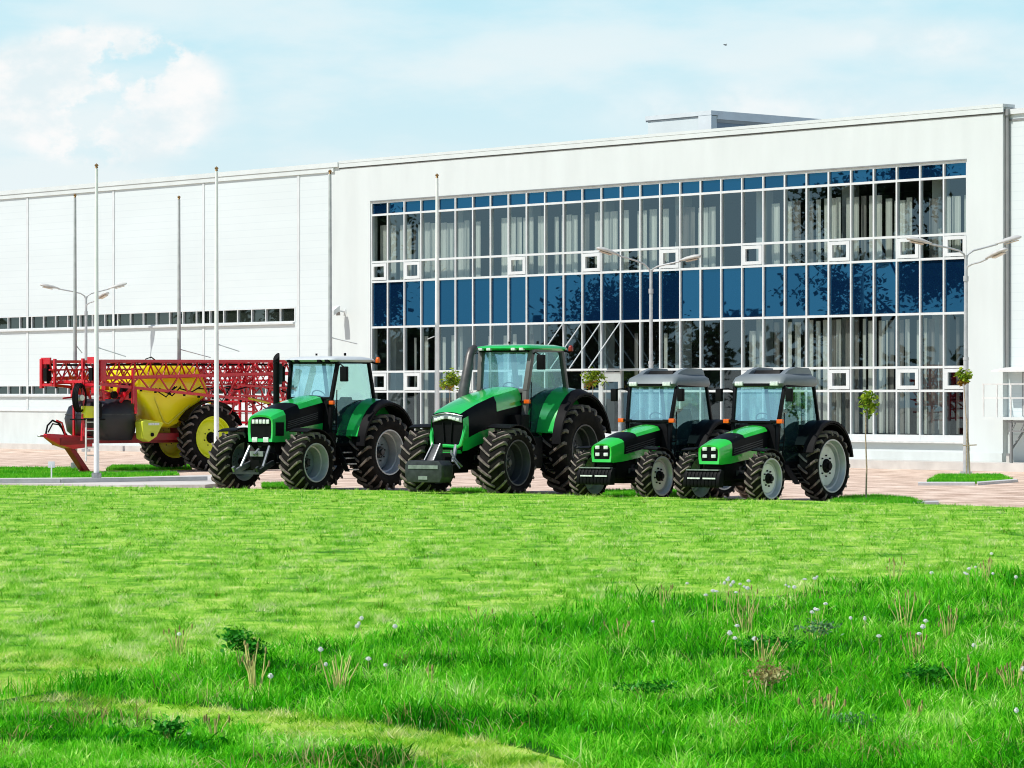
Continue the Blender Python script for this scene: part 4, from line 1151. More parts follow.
def tractor(label, loc, ang, S):
    t = empty('tractor', loc, ang); tag(t, label, 'tractor')
    wb, RD, RW, FD, FW, RT, FT = (S[k] for k in ('wb','RD','RW','FD','FW','RT','FT'))
    # wheels
    wheel_set(S['key']+'r', RD, RW, S['rrim'], S['rl'], S['lh'], S['rdish']); wheel_set(S['key']+'f', FD, FW, S['frim'], S['fl'], S['lh']*.9, S['fdish'])
    for s in (1, -1):
        put_wheel(S['key']+'r', s, (0, s*RT/2, RD/2), t, S['rm'])
        put_wheel(S['key']+'f', s, (wb, s*FT/2, FD/2), t, S['rm'], steer=S.get('steer', 0))
    hs = S['hood']                           # (x, wt, wb, zt, zb)
    st = [hood_ring(*q) for q in hs]
    nose = hs[-1][0]; rear = hs[0][0]
    # chassis
    ch = MB()
    zb = hs[0][4]
    ch.box(-.35, rear+.2, -.30, .30, FD*.42, zb+.05)
    ch.box(rear, nose-.25, -.24, .24, FD*.45, hs[-1][4]+.02)
    ch.box(rear, nose-.12, -.20, .20, hs[-1][4]-.1, hs[-1][3]-.25)
    ch.tube([(0,-RT/2+.1,RD/2), (0,RT/2-.1,RD/2)], .17, 12)
    ch.tube([(wb,-FT/2+.15,FD/2), (wb,FT/2-.15,FD/2)], .10, 10)
    ch.box(wb-.22, wb+.22, -.2, .2, FD/2-.17, FD/2+.2)
    for s in (1, -1):
        ch.tube([(wb, s*(FT/2-FW/2-.12), FD/2-.2), (wb, s*(FT/2-FW/2-.12), FD/2+.2)], .10, 10)
        ch.tube([(wb+.18, 0, FD/2-.02), (wb+.2, s*(FT/2-FW/2-.1), FD/2-.02)], .028, 6)
        ch.box(wb-.9, wb-.3, s*.24, s*.36, FD*.5, FD*.5+.2)
    ch.box(-.75, -.35, -.26, .26, RD*.28, RD*.5)
    for s in (1, -1): ch.bar((-.4, s*.3, RD*.35), (-1.0, s*.42, RD*.30), .07)
    part('chassis', ch, 'dark', t, bevel=.012)
    fit = MB(); rr_ = random.Random(len(label))
    zf0, zf1 = FD*.5, hs[-1][4]+.06; x0_, x1_ = rear+.1, wb+.1
    fit.box(x0_, x1_, -.27, .27, zf0+.05, zf0+.16)
    for k in range(26):
        x = rr_.uniform(x0_, x1_); y = rr_.choice((-1,1))*rr_.uniform(.24, .33); z = rr_.uniform(zf0+.06, zf1)
        if k % 2: fit.box(x-rr_.uniform(.02,.09), x+rr_.uniform(.02,.09), min(y*.6, y), max(y*.6, y), z-rr_.uniform(.02,.07), z+rr_.uniform(.02,.07))
        else: fit.tube([(x, y*.8, zf0+.1), (x+rr_.uniform(-.1,.1), y*1.12, z), (x+rr_.uniform(-.25,.25), y*.9, z+.08)], rr_.uniform(.012,.03), 6)
    part('engine_fittings', fit, 'gunmetal', t, bevel=.006)
    # hood
    k1, k2 = S['band']                        # stations where the dark band starts and ends
    n = len(st)-1
    S['hoodfn'](t, st, k1, k2, n, S)
    # cab
    xr, xf, hw, zf, zw, ztop = S['cab']      # rear, front, half width, floor, windscreen base, top under roof
    A0 = {s: Vector((xf+.06, s*hw*.86, zf)) for s in (1,-1)}
    Aw = {s: Vector((xf+.03, s*hw*.92, zw)) for s in (1,-1)}
    At = {s: Vector((xf-.14, s*hw, ztop)) for s in (1,-1)}
    zr = S['zr']
    Rb = {s: Vector((xr-.10, s*hw, zr)) for s in (1,-1)}
    Rt_ = {s: Vector((xr+.10, s*hw*.97, ztop)) for s in (1,-1)}
    Dl = {s: Vector((xr+S['doorx'], s*hw, zf)) for s in (1,-1)}
    fr = MB(); pw = S['pill']
    for s in (1,-1):
        fr.bar(A0[s], Aw[s], pw, pw*1.1); fr.bar(Aw[s], At[s], pw, pw*1.1)
        fr.bar(Rb[s], Rt_[s], pw*.9); fr.bar(At[s], Rt_[s], pw*.8); fr.bar(Rb[s], Dl[s], pw*.7); fr.bar(Dl[s], A0[s], pw*.8)
    fr.bar(At[1], At[-1], pw*.9); fr.bar(Rt_[1], Rt_[-1], pw*.9); fr.bar(Aw[1], Aw[-1], pw*.8); fr.bar(Rb[1], Rb[-1], pw)
    cf = part('cab_frame', fr, S['pillmat'], t, bevel=.01)
    part('cab_floor', MB().box(xr-.1, xf+.05, -hw*.93, hw*.93, zf-.16, zf).box(xf-.02, xf+.05, -hw*.80, hw*.80, zf, zw-.05).box(xr-.12, xr-.06, -hw*.9, hw*.9, zf, zr), 'black', t, bevel=.015)
    e = .004
    part('windscreen', MB().quad(Aw[1], Aw[-1], At[-1], At[1]), 'wind_glass', t, smooth=0)
    for s in (1,-1):
        dr = part('door', MB().quad(A0[s]+Vector((0,0,.04)), Aw[s], At[s], Rt_[s], Rb[s], Dl[s]), 'cab_glass', t, smooth=0)
        part('handle', MB().bar(A0[s]+Vector((-.22, s*.05, .42)), A0[s]+Vector((-.05, s*.05, .42)), .03), 'black', dr)
        part('grab_rail', MB().tube([A0[s]+Vector((-.12, s*.06, .1)), A0[s]+Vector((-.16, s*.09, .4)), Aw[s]+Vector((-.12, s*.07, .2))], .014, 6), 'black', dr)
    part('rear_window', MB().quad(Rb[1], Rb[-1], Rt_[-1], Rt_[1]), 'cab_glass', t, smooth=0)
    # cab interior
    sx = xr+.42; zs = zf+.45
    se = part('seat', MB().box(sx-.22, sx+.25, -.24, .24, zs-.12, zs).loft([rrect(sx-.30, sx-.18, -.24, .24, zs, .05), rrect(sx-.36, sx-.22, -.24, .24, zs+.45, .05), rrect(sx-.38, sx-.27, -.16, .16, zs+.68, .05)]), 'seat', t, bevel=.02)
    part('seat_base', MB().box(sx-.15, sx+.15, -.17, .17, zf, zs-.12), 'black', se)
    sc_ = Vector((xf-.32, 0, zw+.05))
    ring = [sc_+Vector((.12*math.cos(a)*.8, .2*math.sin(a), .14*math.cos(a))) for a in [2*pi*k/20 for k in range(21)]]
    part('steering_wheel', MB().tube(ring, .016, 6).bar(sc_+Vector((0,-.19,0)), sc_+Vector((0,.19,0)), .025).tube([sc_, Vector((xf-.12, 0, zf+.3))], .035, 8), 'black', t)
    part('dashboard', MB().loft([rrect(xf-.3, xf+.02, -.22, .22, zf, .05), rrect(xf-.28, xf+.02, -.26, .26, zw-.08, .05), rrect(xf-.22, xf-.02, -.2, .2, zw+.04, .05)]), 'black', t)
    part('console', MB().box(sx-.2, sx+.4, -.42, -.28, zf, zs+.15).box(sx+.2, sx+.24, -.40, -.30, zs+.15, zs+.5), 'cab_grey', t, bevel=.02)
    # roof
    S['rooffn'](t, S, xr, xf, hw, ztop)
    # rear fenders
    fr_ = RD/2+.09
    y0 = hw-.03; y1 = RT/2+RW/2*S['fcov']
    ym = y0+(y1-y0)*S['fsplit']
    for s in (1,-1):
        fu, fd = S['fup'], S['fdrop']
        f1 = MB(); arc_fender(f1, 0, RD/2, fr_, s*y0, s*ym, S['fa'][0], S['fa'][1], up=fu, drop=fd*.4)
        f3 = MB(); arc_fender(f3, 0, RD/2, fr_-.035, s*(y0+.03), s*(y1-.02), S['fa'][0]+1, S['fa'][1]-1, up=fu, drop=fd, t=.012)
        # inner wall of the fender towards the cab
        arc = [(fr_*math.sin(R(a)), RD/2+fr_*math.cos(R(a))+fu*max(0, math.cos(R(a)))) for a in np.linspace(S['fa'][0], S['fa'][1], 15)]
        wall = [(x, z) for x, z in arc]+[(0.12, RD/2+.0)]
        f1.prism(wall, 'y', s*(y0-.012), s*(y0+.012))
        fo = part('rear_fender', f1, S['fmat'], t)
        f2 = MB(); arc_fender(f2, 0, RD/2, fr_-.004, s*ym, s*y1, S['fa'][0]-4, S['fa'][1]+10, t=.05, drop=fd*.6, up=fu-fd*.4)
        part('fender_edge', f2, 'black', fo); part('fender_liner', f3, 'dark', fo)
        part('tail_light', MB().box(-fr_*.86-.05, -fr_*.86+.0, s*(ym-.1), s*(ym+.02), RD/2+fr_*.55, RD/2+fr_*.55+.1), 'red_lens', fo)
        if S['fflash']:
            part('indicator', MB().box(fr_*.2, fr_*.2+.05, s*(y1-.14), s*(y1-.02), RD/2+fr_+.06, RD/2+fr_+.12), 'orange', fo)
    # front fenders
    for s in (1,-1):
        f = MB(); arc_fender(f, wb, FD/2, FD/2+.07, s*(FT/2-FW*.48), s*(FT/2+FW*.46), *S['ffa'], n=10, t=.025, drop=.02)
        f.bar((wb, s*(FT/2-FW*.5), FD/2), (wb-.05, s*(FT/2-FW*.45), FD+.06), .05)
        part('front_fender', f, 'black', t)
    # mirrors and indicators
    for s in (1,-1):
        arm0 = At[s]+Vector((-.02, 0, -.12)); ml = S['mir']
        tip = arm0+Vector((ml[0], s*ml[1], ml[2]))
        mo = part('mirror', MB().box(tip.x-.05, tip.x+.05, tip.y-ml[3]/2, tip.y+ml[3]/2, tip.z-ml[4], tip.z+.02), 'black', t, bevel=.025)
        part('mirror_arm', MB().tube([arm0, arm0+Vector((ml[0]*.6, s*ml[1]*.4, .06)), tip], .016, 6), 'black', mo)
        if S['mind']:
            z_ = S['mind']; q = Aw[s]+Vector((.10, s*.10, z_-zw))
            io = part('indicator', MB().box(q.x-.04, q.x+.04, q.y-.07, q.y+.07, q.z-.045, q.z+.045), 'orange', t, bevel=.01)
            part('indicator_bracket', MB().bar(q+Vector((-.02, -s*.25, 0)), q, .045), 'black', io)
    # steps on the left, tank
    if S['steps']:
        x0, x1 = S['steps']; yo = hw+.12
        for s in (1,):
            sm = MB()
            zl = RD*.26
            for x in (x0, x1): sm.hexa([(x-.02, yo+.16, zl), (x+.02, yo+.16, zl), (x+.02, yo+.28, zl), (x-.02, yo+.28, zl)], [(x-.02, yo-.15, zf-.05), (x+.02, yo-.15, zf-.05), (x+.02, yo-.02, zf-.05), (x-.02, yo-.02, zf-.05)])
            so_ = part('steps', sm, 'black', t)
            for k in range(4):
                z = zl+.03+k*(zf-.1-zl)/4; y = yo+.16-.31*(z-zl)/(zf-zl)
                part('tread_plate', MB().box(x0+.02, x1-.02, y-.06, y+.14, z, z+.03), 'steel' if S['key'] == 'a' else 'dark', so_)
    if S['tank']:
        x0, x1, z0, z1 = S['tank']
        for s in (1,-1):
            part('fuel_tank', MB().loft([rrect(x0, x1, min(s*.38, s*(hw+.10)), max(s*.38, s*(hw+.10)), z, .08) for z in (z0, z0+.06, z1-.06, z1)]), 'black', t, smooth=50)
    S['extra'](t, S)
    return t

# ---------------------------------------------------------------- hoods
def headlights(parent, x, zs, ys, w, h, matn='lens'):
    for z in zs:
        for y in ys:
            part('headlight', MB().box(x, x+.03, y-w/2, y+w/2, z-h/2, z+h/2), matn, parent, bevel=.012)
def nose_face(t, st, S, inset, matn):
    """green surround of the nose with an inset dark grille"""
    last = [Vector(p) for p in st[-1]]
    x = last[0].x
    c = Vector((x, 0, sum(p.z for p in last)/len(last)))
    zmin = min(p.z for p in last); zmax = max(p.z for p in last); wmax = max(p.y for p in last)
    def ins(p, k):
        return Vector((x-.02, p.y*(1-inset/wmax), c.z+(p.z-c.z)*(1-inset*2.0/(zmax-zmin))))
    inner = [ins(p, 0) for p in last]
    mb = MB(); n = len(last)
    mb.add(last+inner, [(i, i+1, n+i+1, n+i) for i in range(n-1)]+[(n-1, 0, n, 2*n-1)])
    part('nose_surround', mb, matn, t, smooth=30)
    part('grille', MB().add([Vector((x-.03, p.y, p.z)) for p in inner], [tuple(range(n))]).box(x-.028, x-.015, -wmax*.6, wmax*.6, c.z-.012, c.z+.012), 'black', t, smooth=0)
    return x, c, wmax, zmin, zmax
def hood_small(t, st, k1, k2, n, S):
    part('hood', merge(strip_faces(st, 1, k1, 3, 9)), S['paint'], t, smooth=30)
    part('hood_rear', strip_faces(st, 0, 1, 2, 10), 'black_paint', t, smooth=30)
    part('side_panel', merge(strip_faces(st, 1, k1, 1, 3), strip_faces(st, 1, k1, 9, 11), strip_faces(st, k1, k2, 1, 11)), 'black_paint', t, smooth=30)
    part('hood_stripe', merge(strip_faces(st, k1-1, n, 0, 1), strip_faces(st, k1-1, n, 11, 12)), S['paint'], t, smooth=30)
    part('hood_nose', strip_faces(st, k2, n, 1, 11), S['paint'], t, smooth=30)
    x, c, wm, z0, z1 = nose_face(t, st, S, S['inset'], S['paint'])
    a_, b_ = Vector(st[k1-1][2]).lerp(Vector(st[k1][2]), .25), Vector(st[k2][2])
    for s in (1,-1):
        for q in range(4):
            o = Vector((0, .012, -.045*q-.02)); p0 = a_+o; p1 = b_+o
            part('louvre', MB().bar((p0.x, s*p0.y, p0.z), (p1.x-.05, s*p1.y, p1.z), .012, .018), 'gunmetal', t, smooth=0)
    S['lights'](t, x, c, wm, z0, z1)
def hood_large(t, st, k1, k2, n, S):
    part('hood', merge(strip_faces(st, 1, n, 4, 8)), S['paint'], t, smooth=30)
    part('hood_rear', strip_faces(st, 0, 1, 1, 11), 'black_paint', t, smooth=30)
    # rear green side badge panel, then dark wedge to the front
    for a, b in ((2,4),(8,10)): part('side_panel', strip_faces(st, 1, k1, a, b), S['paint'], t, smooth=30)
    part('side_grille', merge(*[strip_faces(st, k1, n-1, a, b) for a, b in ((1,4),(8,11))], *[strip_faces(st, 1, k1, a, b) for a, b in ((1,2),(10,11))]), 'black_paint', t, smooth=30)
    part('lower_panel', merge(*[strip_faces(st, k1, n, a, b) for a, b in ((0,1),(11,12))], *[strip_faces(st, n-1, n, a, b) for a, b in ((1,3),(9,11))]), S['paint'], t, smooth=30)
    last = [Vector(p) for p in st[-1]]; x = last[0].x
    zmin = last[0].z; zmax = last[6].z; wm = max(p.y for p in last); h = zmax-zmin
    part('grille', MB().add([p-Vector((.04,0,0)) for p in last], [tuple(range(13))]), 'black', t, smooth=0)
    part('light_strip_base', strip_faces(st, n-1, n, 3, 4), 'black_paint', t) ; part('light_strip_base', strip_faces(st, n-1, n, 8, 9), 'black_paint', t)
    # chrome-bordered light strip under the front edge of the hood, slightly V shaped
    ls = MB()
    for s in (1,-1):
        ls.hexa([(x-.03, 0, zmax-.15), (x+.05, 0, zmax-.15), (x+.0, s*wm*.9, zmax-.24), (x-.10, s*wm*.9, zmax-.24)], [(x-.03, 0, zmax-.02), (x+.04, 0, zmax-.04), (x-.01, s*wm*.9, zmax-.10), (x-.10, s*wm*.9, zmax-.08)])
    lo_ = part('light_strip', ls, 'steel', t, bevel=.008)
    for s in (1,-1):
        for k in (.28, .5, .72):
            y = s*wm*.9*k; z = zmax-.105-.085*k
            part('headlight', MB().hexa([(x-.02, y-.05, z-.03), (x+.062-.05*k, y-.05, z-.03), (x+.062-.05*k, y+.05, z-.03), (x-.02, y+.05, z-.03)], [(x-.02, y-.05, z+.03), (x+.055-.05*k, y-.05, z+.03), (x+.055-.05*k, y+.05, z+.03), (x-.02, y+.05, z+.03)]), 'lens', lo_, bevel=.008)
    part('chrome_edge', MB().tube([(x-.02, wm*.92, zmax-.095), (x+.035, wm*.45, zmax-.05), (x+.05, 0, zmax-.028), (x+.035, -wm*.45, zmax-.05), (x-.02, -wm*.92, zmax-.095)], .016, 6), 'steel', lo_)
    # grille divided by two slanting black fins, lower green bumper frame
    part('grille_fins', MB().bar((x-.02, wm*.28, zmax-.24), (x-.01, wm*.2, zmin+.2), .03).bar((x-.02, -wm*.28, zmax-.24), (x-.01, -wm*.2, zmin+.2), .03), 'black', t)
    bmp = MB()
    zc = zmin+.16
    bmp.tube([(x-.10, wm*1.0, zc+.42), (x-.02, wm*.98, zc+.18), (x+.02, wm*.88, zc-.02), (x+.05, wm*.74, zc-.06), (x+.07, 0, zc-.04), (x+.05, -wm*.74, zc-.06), (x+.02, -wm*.88, zc-.02), (x-.02, -wm*.98, zc+.18), (x-.10, -wm*1.0, zc+.42)], .045, 8)
    bmp.box(x-.06, x+.03, -wm*.80, wm*.80, zmin-.05, zmin+.03)
    part('bumper_frame', bmp, S['paint'], t)
    part('lower_grille', MB().box(x-.05, x+.0, -wm*.6, wm*.6, zmin+.06, zc-.03), 'black', t)

# ---------------------------------------------------------------- roofs
def roof_small(t, S, xr, xf, hw, z):
    x0, x1, w = xr-.05, xf-.02, hw+.04
    rf = part('roof', MB().loft([rrect(x0+.02, x1-.03, -w+.03, w-.03, z-.02, .10), rrect(x0, x1+.02, -w, w, z+.05, .10), rrect(x0+.02, x1-.05, -w+.02, w-.02, z+.17, .12), rrect(x0+.10, x1-.20, -w+.12, w-.12, z+.255, .14)]), 'roof_grey', t, smooth=50)
    for s in (1,-1):
        part('roof_rib', MB().loft([[(x, s*(w-.20)+yy, z+.22+zz*hh) for yy, zz in ((-.09,0),(.09,0),(.06,.9),(-.06,.9))] for x, hh in ((x0+.12,.10),(x0+.2,.18),(x0+.75,.20),(x1-.45,.13),(x1-.25,.02))]), 'roof_grey', rf, smooth=50)
        part('work_light', MB().box(x1-.02, x1+.045, s*(w-.22)-.10, s*(w-.22)+.10, z+.0, z+.09), 'lens', rf, bevel=.015)
    part('sunroof', MB().loft([rrect(x0+.30, x1-.40, -w+.30, w-.30, z+.245, .06), rrect(x0+.33, x1-.44, -w+.32, w-.32, z+.335, .06)]), 'black_paint', rf, smooth=50)
    part('front_panel', MB().box(x1-.06, x1+.028, -w+.34, w-.34, z-.01, z+.05), 'black', rf)
def roof_mid(t, S, xr, xf, hw, z):
    x0, x1, w = xr-.12, xf+.12, hw+.06
    rf = part('roof', MB().loft([rrect(x0+.02, x1-.1, -w+.03, w-.03, z-.01, .10), rrect(x0, x1, -w, w, z+.04, .12), rrect(x0+.03, x1-.04, -w+.03, w-.03, z+.075, .12), rrect(x0+.25, x1-.35, -w+.2, w-.2, z+.125, .15)]), S['roofmat'], t, smooth=50)
    part('roof_lining', MB().box(x0+.15, x1-.12, -w+.08, w-.08, z-.05, z-.012), 'black', rf)
    for y in (-w*.75, -w*.45, w*.45, w*.75):
        part('work_light', MB().box(x1-.08, x1+.012, y-.055, y+.055, z-.015, z+.045), 'lens' if S['key'] == 'b' else 'black', rf, bevel=.012)
    part('roof_light', MB().lathe([(0,z+.15),(.03,z+.15),(.03,z+.21),(0,z+.22)], 8, 'z', c=(x0+.5, .2, 0)).lathe([(0,z+.15),(.025,z+.15),(.025,z+.2),(0,z+.2)], 8, 'z', c=(x0+1.1, -.2, 0)), 'black', rf)
    bo = part('beacon', MB().lathe([(.055,z-.02),(.06,z+.02),(.055,z+.07),(.035,z+.11),(0,z+.12)], 14, 'z', c=(xr-.05, w+.09, 0)), 'orange' if S['key'] == 'a' else 'red_lens', t, smooth=60)
    part('beacon_arm', MB().tube([(xr+.05, w-.06, z+.0), (xr-.05, w+.09, z-.05), (xr-.05, w+.09, z-.02)], .025, 8), 'black', bo)

# ---------------------------------------------------------------- front equipment
def extra_small(t, S):
    nose = S['hood'][-1][0]
    wt = MB(); x = nose+.12
    fr = part('weight_carrier', MB().box(nose-.35, x, -.2, .2, .50, .66).box(x-.06, x+.0, -.38, .38, .52, .74), 'dark', t)
    for k in range(10):
        y = -.405+k*.09
        part('front_weight', MB().prism([(x-.02,.72),(x+.10,.72),(x+.16,.64),(x+.20,.44),(x+.17,.37),(x+.02,.37)], 'y', y-.040, y+.040), 'black', fr, bevel=.012)
    part('weight_bar', MB().box(x+.03, x+.145, -.40, .40, .722, .745), 'steel', fr)
    part('weight_plate', MB().box(x+.19, x+.207, -.33, -.02, .545, .575).box(x+.19, x+.207, .05, .36, .545, .575), 'lens', fr)
def extra_mid(t, S):
    nose = S['hood'][-1][0]
    lk = part('front_linkage', MB().box(nose-.5, nose+.08, -.25, .25, .55, .95), 'dark', t, bevel=.02)
    for s in (1,-1):
        part('lift_arm', MB().bar((nose-.1, s*.32, .72), (nose+.48, s*.36, .50), .07, .12).bar((nose+.48, s*.36, .50), (nose+.55, s*.36, .62), .06, .09), 'steel' if s < 0 else 'gunmetal', lk, bevel=.01)
        part('lift_ram', MB().tube([(nose+.02, s*.3, 1.10), (nose+.30, s*.34, .62)], .035, 8), 'steel', lk)
    part('top_link', MB().tube([(nose+.05, 0, 1.02), (nose+.22, 0, .90)], .04, 8).box(nose+.02, nose+.14, -.2, .2, .86, .98), 'steel', lk)
    part('cross_bar', MB().bar((nose+.5, -.40, .48), (nose+.5, .40, .48), .06), 'gunmetal', lk)
    hood = S['hood']
    for s in (1,-1):
        xq = hood[-2][0]
        part('side_grille', MB().hexa([(xq-.26, s*.36, 1.34), (xq+.0, s*.36, 1.34), (xq+.0, s*.36, 1.66), (xq-.26, s*.36, 1.66)], [(xq-.26, s*.436, 1.34), (xq+.0, s*.405, 1.34), (xq+.0, s*.412, 1.66), (xq-.26, s*.443, 1.66)]), 'black', t)
    ex = part('exhaust', MB().tube([(2.02, -.60, 1.85), (2.02, -.60, 3.08), (2.05, -.60, 3.12)], .078, 12).loft([[(2.02+.078*math.cos(a), -.60+.078*math.sin(a), z+(k*(.09*math.cos(a)+.02))) for a in [2*pi*j/12 for j in range(12)]] for z, k in ((3.0,0),(3.24,-1.0))]), 'black', t)
    part('exhaust_stack', MB().tube([(1.72, -.78, 2.55), (1.72, -.78, 3.05)], .085, 12), 'gunmetal', ex)
def extra_large(t, S):
    nose = S['hood'][-1][0]
    lk = part('front_linkage', MB().box(nose-.5, nose+.12, -.25, .25, .55, 1.0), 'dark', t, bevel=.02)
    blk = part('front_weight', MB().loft([[(x, y*k, z) for y, z in ((-.46,.36),(.46,.36),(.52,.48),(.52,.74),(.44,.84),(-.44,.84),(-.52,.74),(-.52,.48))] for x, k in ((nose+.50,.95),(nose+.56,1),(nose+.88,1),(nose+.94,.94))]), 'gunmetal', lk, smooth=25, bevel=.015)
    part('weight_recess', MB().box(nose+.942, nose+.96, -.40, .40, .66, .74).box(nose+.942, nose+.96, -.12, .12, .42, .5), 'steel', blk)
    for s in (1,-1):
        part('lift_arm', MB().bar((nose-.05, s*.36, .74), (nose+.6, s*.40, .62), .08, .14), 'dark', lk)
        part('lift_ram', MB().tube([(nose+.05, s*.28, 1.18), (nose+.2, s*.30, .8)], .045, 8), 'steel', lk)
    part('top_link', MB().hexa([(nose+.36, -.13, .82), (nose+.70, -.13, .82), (nose+.70, .13, .82), (nose+.36, .13, .82)], [(nose+.30, -.09, 1.20), (nose+.40, -.09, 1.20), (nose+.40, .09, 1.20), (nose+.30, .09, 1.20)]), 'gunmetal', lk, bevel=.01)
    part('top_link_bars', MB().bar((nose+.42,-.10,1.21),(nose+.72,-.12,.84),.03).bar((nose+.42,.10,1.21),(nose+.72,.12,.84),.03), 'steel', lk)
    part('hoses', MB().tube([(nose+.12,.2,1.05),(nose+.26,.3,.98),(nose+.2,.42,.8),(nose+.05,.44,.7)], .025, 6).tube([(nose+.1,.3,.95),(nose+.3,.36,.88),(nose+.22,.5,.66)], .02, 6), 'steel', lk)
    ex = part('exhaust', MB().tube([(2.22,-.62,1.8), (2.18,-.64,2.35), (1.96,-.66,2.95), (1.88,-.67,3.20), (1.80,-.68,3.32), (1.66,-.68,3.38)], [.125,.125,.115,.10,.095,.09], 14), 'exhaust_grey', t, smooth=60)
    part('exhaust_mouth', MB().tube([(1.68,-.68,3.375), (1.655,-.68,3.382)], .072, 12), 'black', ex)
    # engine side boxes below the cab
    part('air_filter_box', MB().loft([rrect(1.55, 2.0, .40, .80, z, .08) for z in (1.30,1.37,1.75,1.85)]), 'black', t, smooth=50)
    part('battery_box', MB().box(1.35, 1.9, .5, 1.0, .62, 1.35), 'black', t, bevel=.04)

def lights_small(t, x, c, wm, z0, z1):
    headlights(t, x-.028, (c.z+.065, c.z-.085), (-wm*.42, wm*.42), wm*.42, .075)
def lights_mid(t, x, c, wm, z0, z1):
    headlights(t, x-.026, (z1-.155,), [wm*k for k in (-.58,-.29,0,.29,.58)], wm*.22, .10)
    headlights(t, x-.02, (z0+.05,), (-wm*.45, wm*.45), wm*.42, .12)

RM_S = dict(tyre='rubber', tread='lug', rim='rim_silver', wheel_disc='rim_white', hub='dark')
RM_A = dict(tyre='rubber', tread='lug', rim='rim_silver', wheel_disc='rim_mid', hub='gunmetal')
RM_B = dict(tyre='rubber', tread='lug', rim='rim_dark', wheel_disc='rim_dark', hub='cab_grey')
SMALL = dict(key='s', wb=2.48, RD=1.54, RW=.46, FD=1.10, FW=.38, RT=1.72, FT=1.76, rrim=1.12, frim=.82, rl=19, fl=18, lh=.045, fdish=.25, rdish=.05, rm=RM_S,
    hood=[(1.36,.37,.33,1.66,1.0), (1.52,.37,.33,1.65,.98), (2.40,.35,.32,1.50,.92), (2.86,.32,.29,1.38,.86), (3.20,.28,.26,1.28,.84), (3.27,.26,.24,1.25,.85)],
    band=(2,3), hoodfn=hood_small, inset=.05, lights=lights_small, paint='green2', cab=(-.08,1.38,.62,.86,1.72,2.50), zr=1.62, doorx=.60, pill=.07, pillmat='black_paint',
    rooffn=roof_small, roofmat='roof_grey', fcov=.95, fsplit=.5, fmat='black_paint', fa=(-75,62), fup=.10, fdrop=.03, fflash=False, ffa=(-58,22), mir=(.26,.26,.04,.15,.26), mind=1.74, steps=(1.02,1.28), tank=None, extra=extra_small)
MID = dict(key='a', wb=2.92, RD=1.84, RW=.62, FD=1.44, FW=.60, RT=1.96, FT=2.2, rrim=1.06, frim=.88, rl=20, fl=19, lh=.055, fdish=-.35, rdish=-.25, rm=RM_A,
    hood=[(1.42,.48,.45,2.30,1.38), (1.58,.48,.45,2.29,1.35), (2.42,.46,.43,2.12,1.27), (2.90,.43,.41,1.98,1.20), (3.24,.40,.38,1.87,1.19), (3.32,.38,.36,1.83,1.20)],
    band=(2,3), hoodfn=hood_small, inset=.06, lights=lights_mid, paint='green', cab=(.02,1.46,.72,1.12,2.22,3.10), zr=2.14, doorx=.62, pill=.08, pillmat='black',
    rooffn=roof_mid, roofmat='roof_white', fcov=.98, fsplit=.62, fmat='green', fa=(-70,72), fup=.27, fdrop=.12, fflash=False, ffa=(-62,24), mir=(.10,.26,-.02,.20,.34), mind=2.12, steps=(1.0,1.38), tank=(1.46,1.98,.66,1.40), extra=extra_mid)
BIG = dict(key='b', wb=2.98, RD=2.08, RW=.70, FD=1.56, FW=.64, RT=1.96, FT=2.16, rrim=1.12, frim=1.0, rl=20, fl=19, lh=.06, fdish=-.2, rdish=-.1, rm=RM_B,
    hood=[(1.42,.54,.48,2.50,1.42), (1.55,.54,.48,2.49,1.38), (2.55,.52,.47,2.32,1.28), (3.2,.48,.45,2.14,1.18), (3.62,.47,.44,2.00,1.06), (3.80,.44,.42,1.92,1.04)],
    band=(2,3), hoodfn=hood_large, inset=.06, lights=None, paint='green', cab=(-.05,1.48,.69,1.22,2.40,3.34), zr=2.40, doorx=.70, pill=.115, pillmat='cab_grey',
    rooffn=roof_mid, roofmat='green', fcov=1.0, fsplit=.68, fmat='green', fa=(-70,74), fup=.30, fdrop=.17, fflash=False, ffa=(-62,24), mir=(.10,.30,-.02,.20,.32), mind=2.15, steps=(1.0,1.34), tank=None, extra=extra_large)
def place(px, Y): return Vector(((px-512)/F*Y, Y, -.10))
def hd(a): return math.atan2(-math.cos(R(a)), -math.sin(R(a)))
t4 = tractor('small green tractor with grey roof and pale rims, rightmost of the four', place(790, 71.8), hd(36), SMALL)
t3 = copy_tree(t4); t3.location = place(684, 73.9)
t3['label'] = 'small green tractor with grey roof parked between the largest tractor and the rightmost one'
for o in (t3, t4): o['group'] = 'small green tractors'
t1 = tractor('green tractor with white roof and black upright exhaust, leftmost of the four', place(349, 80.2), hd(36), MID)
t2 = tractor('largest green tractor with green roof, grey curved exhaust and dark rims', place(538, 77.3), hd(33), BIG)

# ================================================================== SPRAYER
SA = math.atan2(N_.y, N_.x)
sp = empty('crop_sprayer', place(189, 100.8), SA)
tag(sp, 'large red trailed sprayer with yellow tank and folded lattice booms, parked at the left', 'crop sprayer')
wheel_set('spr', 2.02, .62, 1.26, 22, .055, .35)
RM_Y = dict(tyre='rubber', tread='lug', rim='rim_yellow', wheel_disc='rim_yellow', hub='dark')
for s in (1,-1): put_wheel('spr', s, (0, s*1.0, 1.01), sp, RM_Y)
ch = MB()
for s in (1,-1):
    ch.bar((-2.6, s*.42, .98), (4.2, s*.42, .98), .14, .24); ch.bar((4.2, s*.42, .98), (5.5, s*.16, .92), .14, .22)
ch.tube([(0,-.85,1.0), (0,.85,1.0)], .11, 10); ch.box(-.3,.4,-.5,.5,.85,1.3)
for x in (-1.5, 1.5, 3.0): ch.bar((x,-.42,.98), (x,.42,.98), .12)
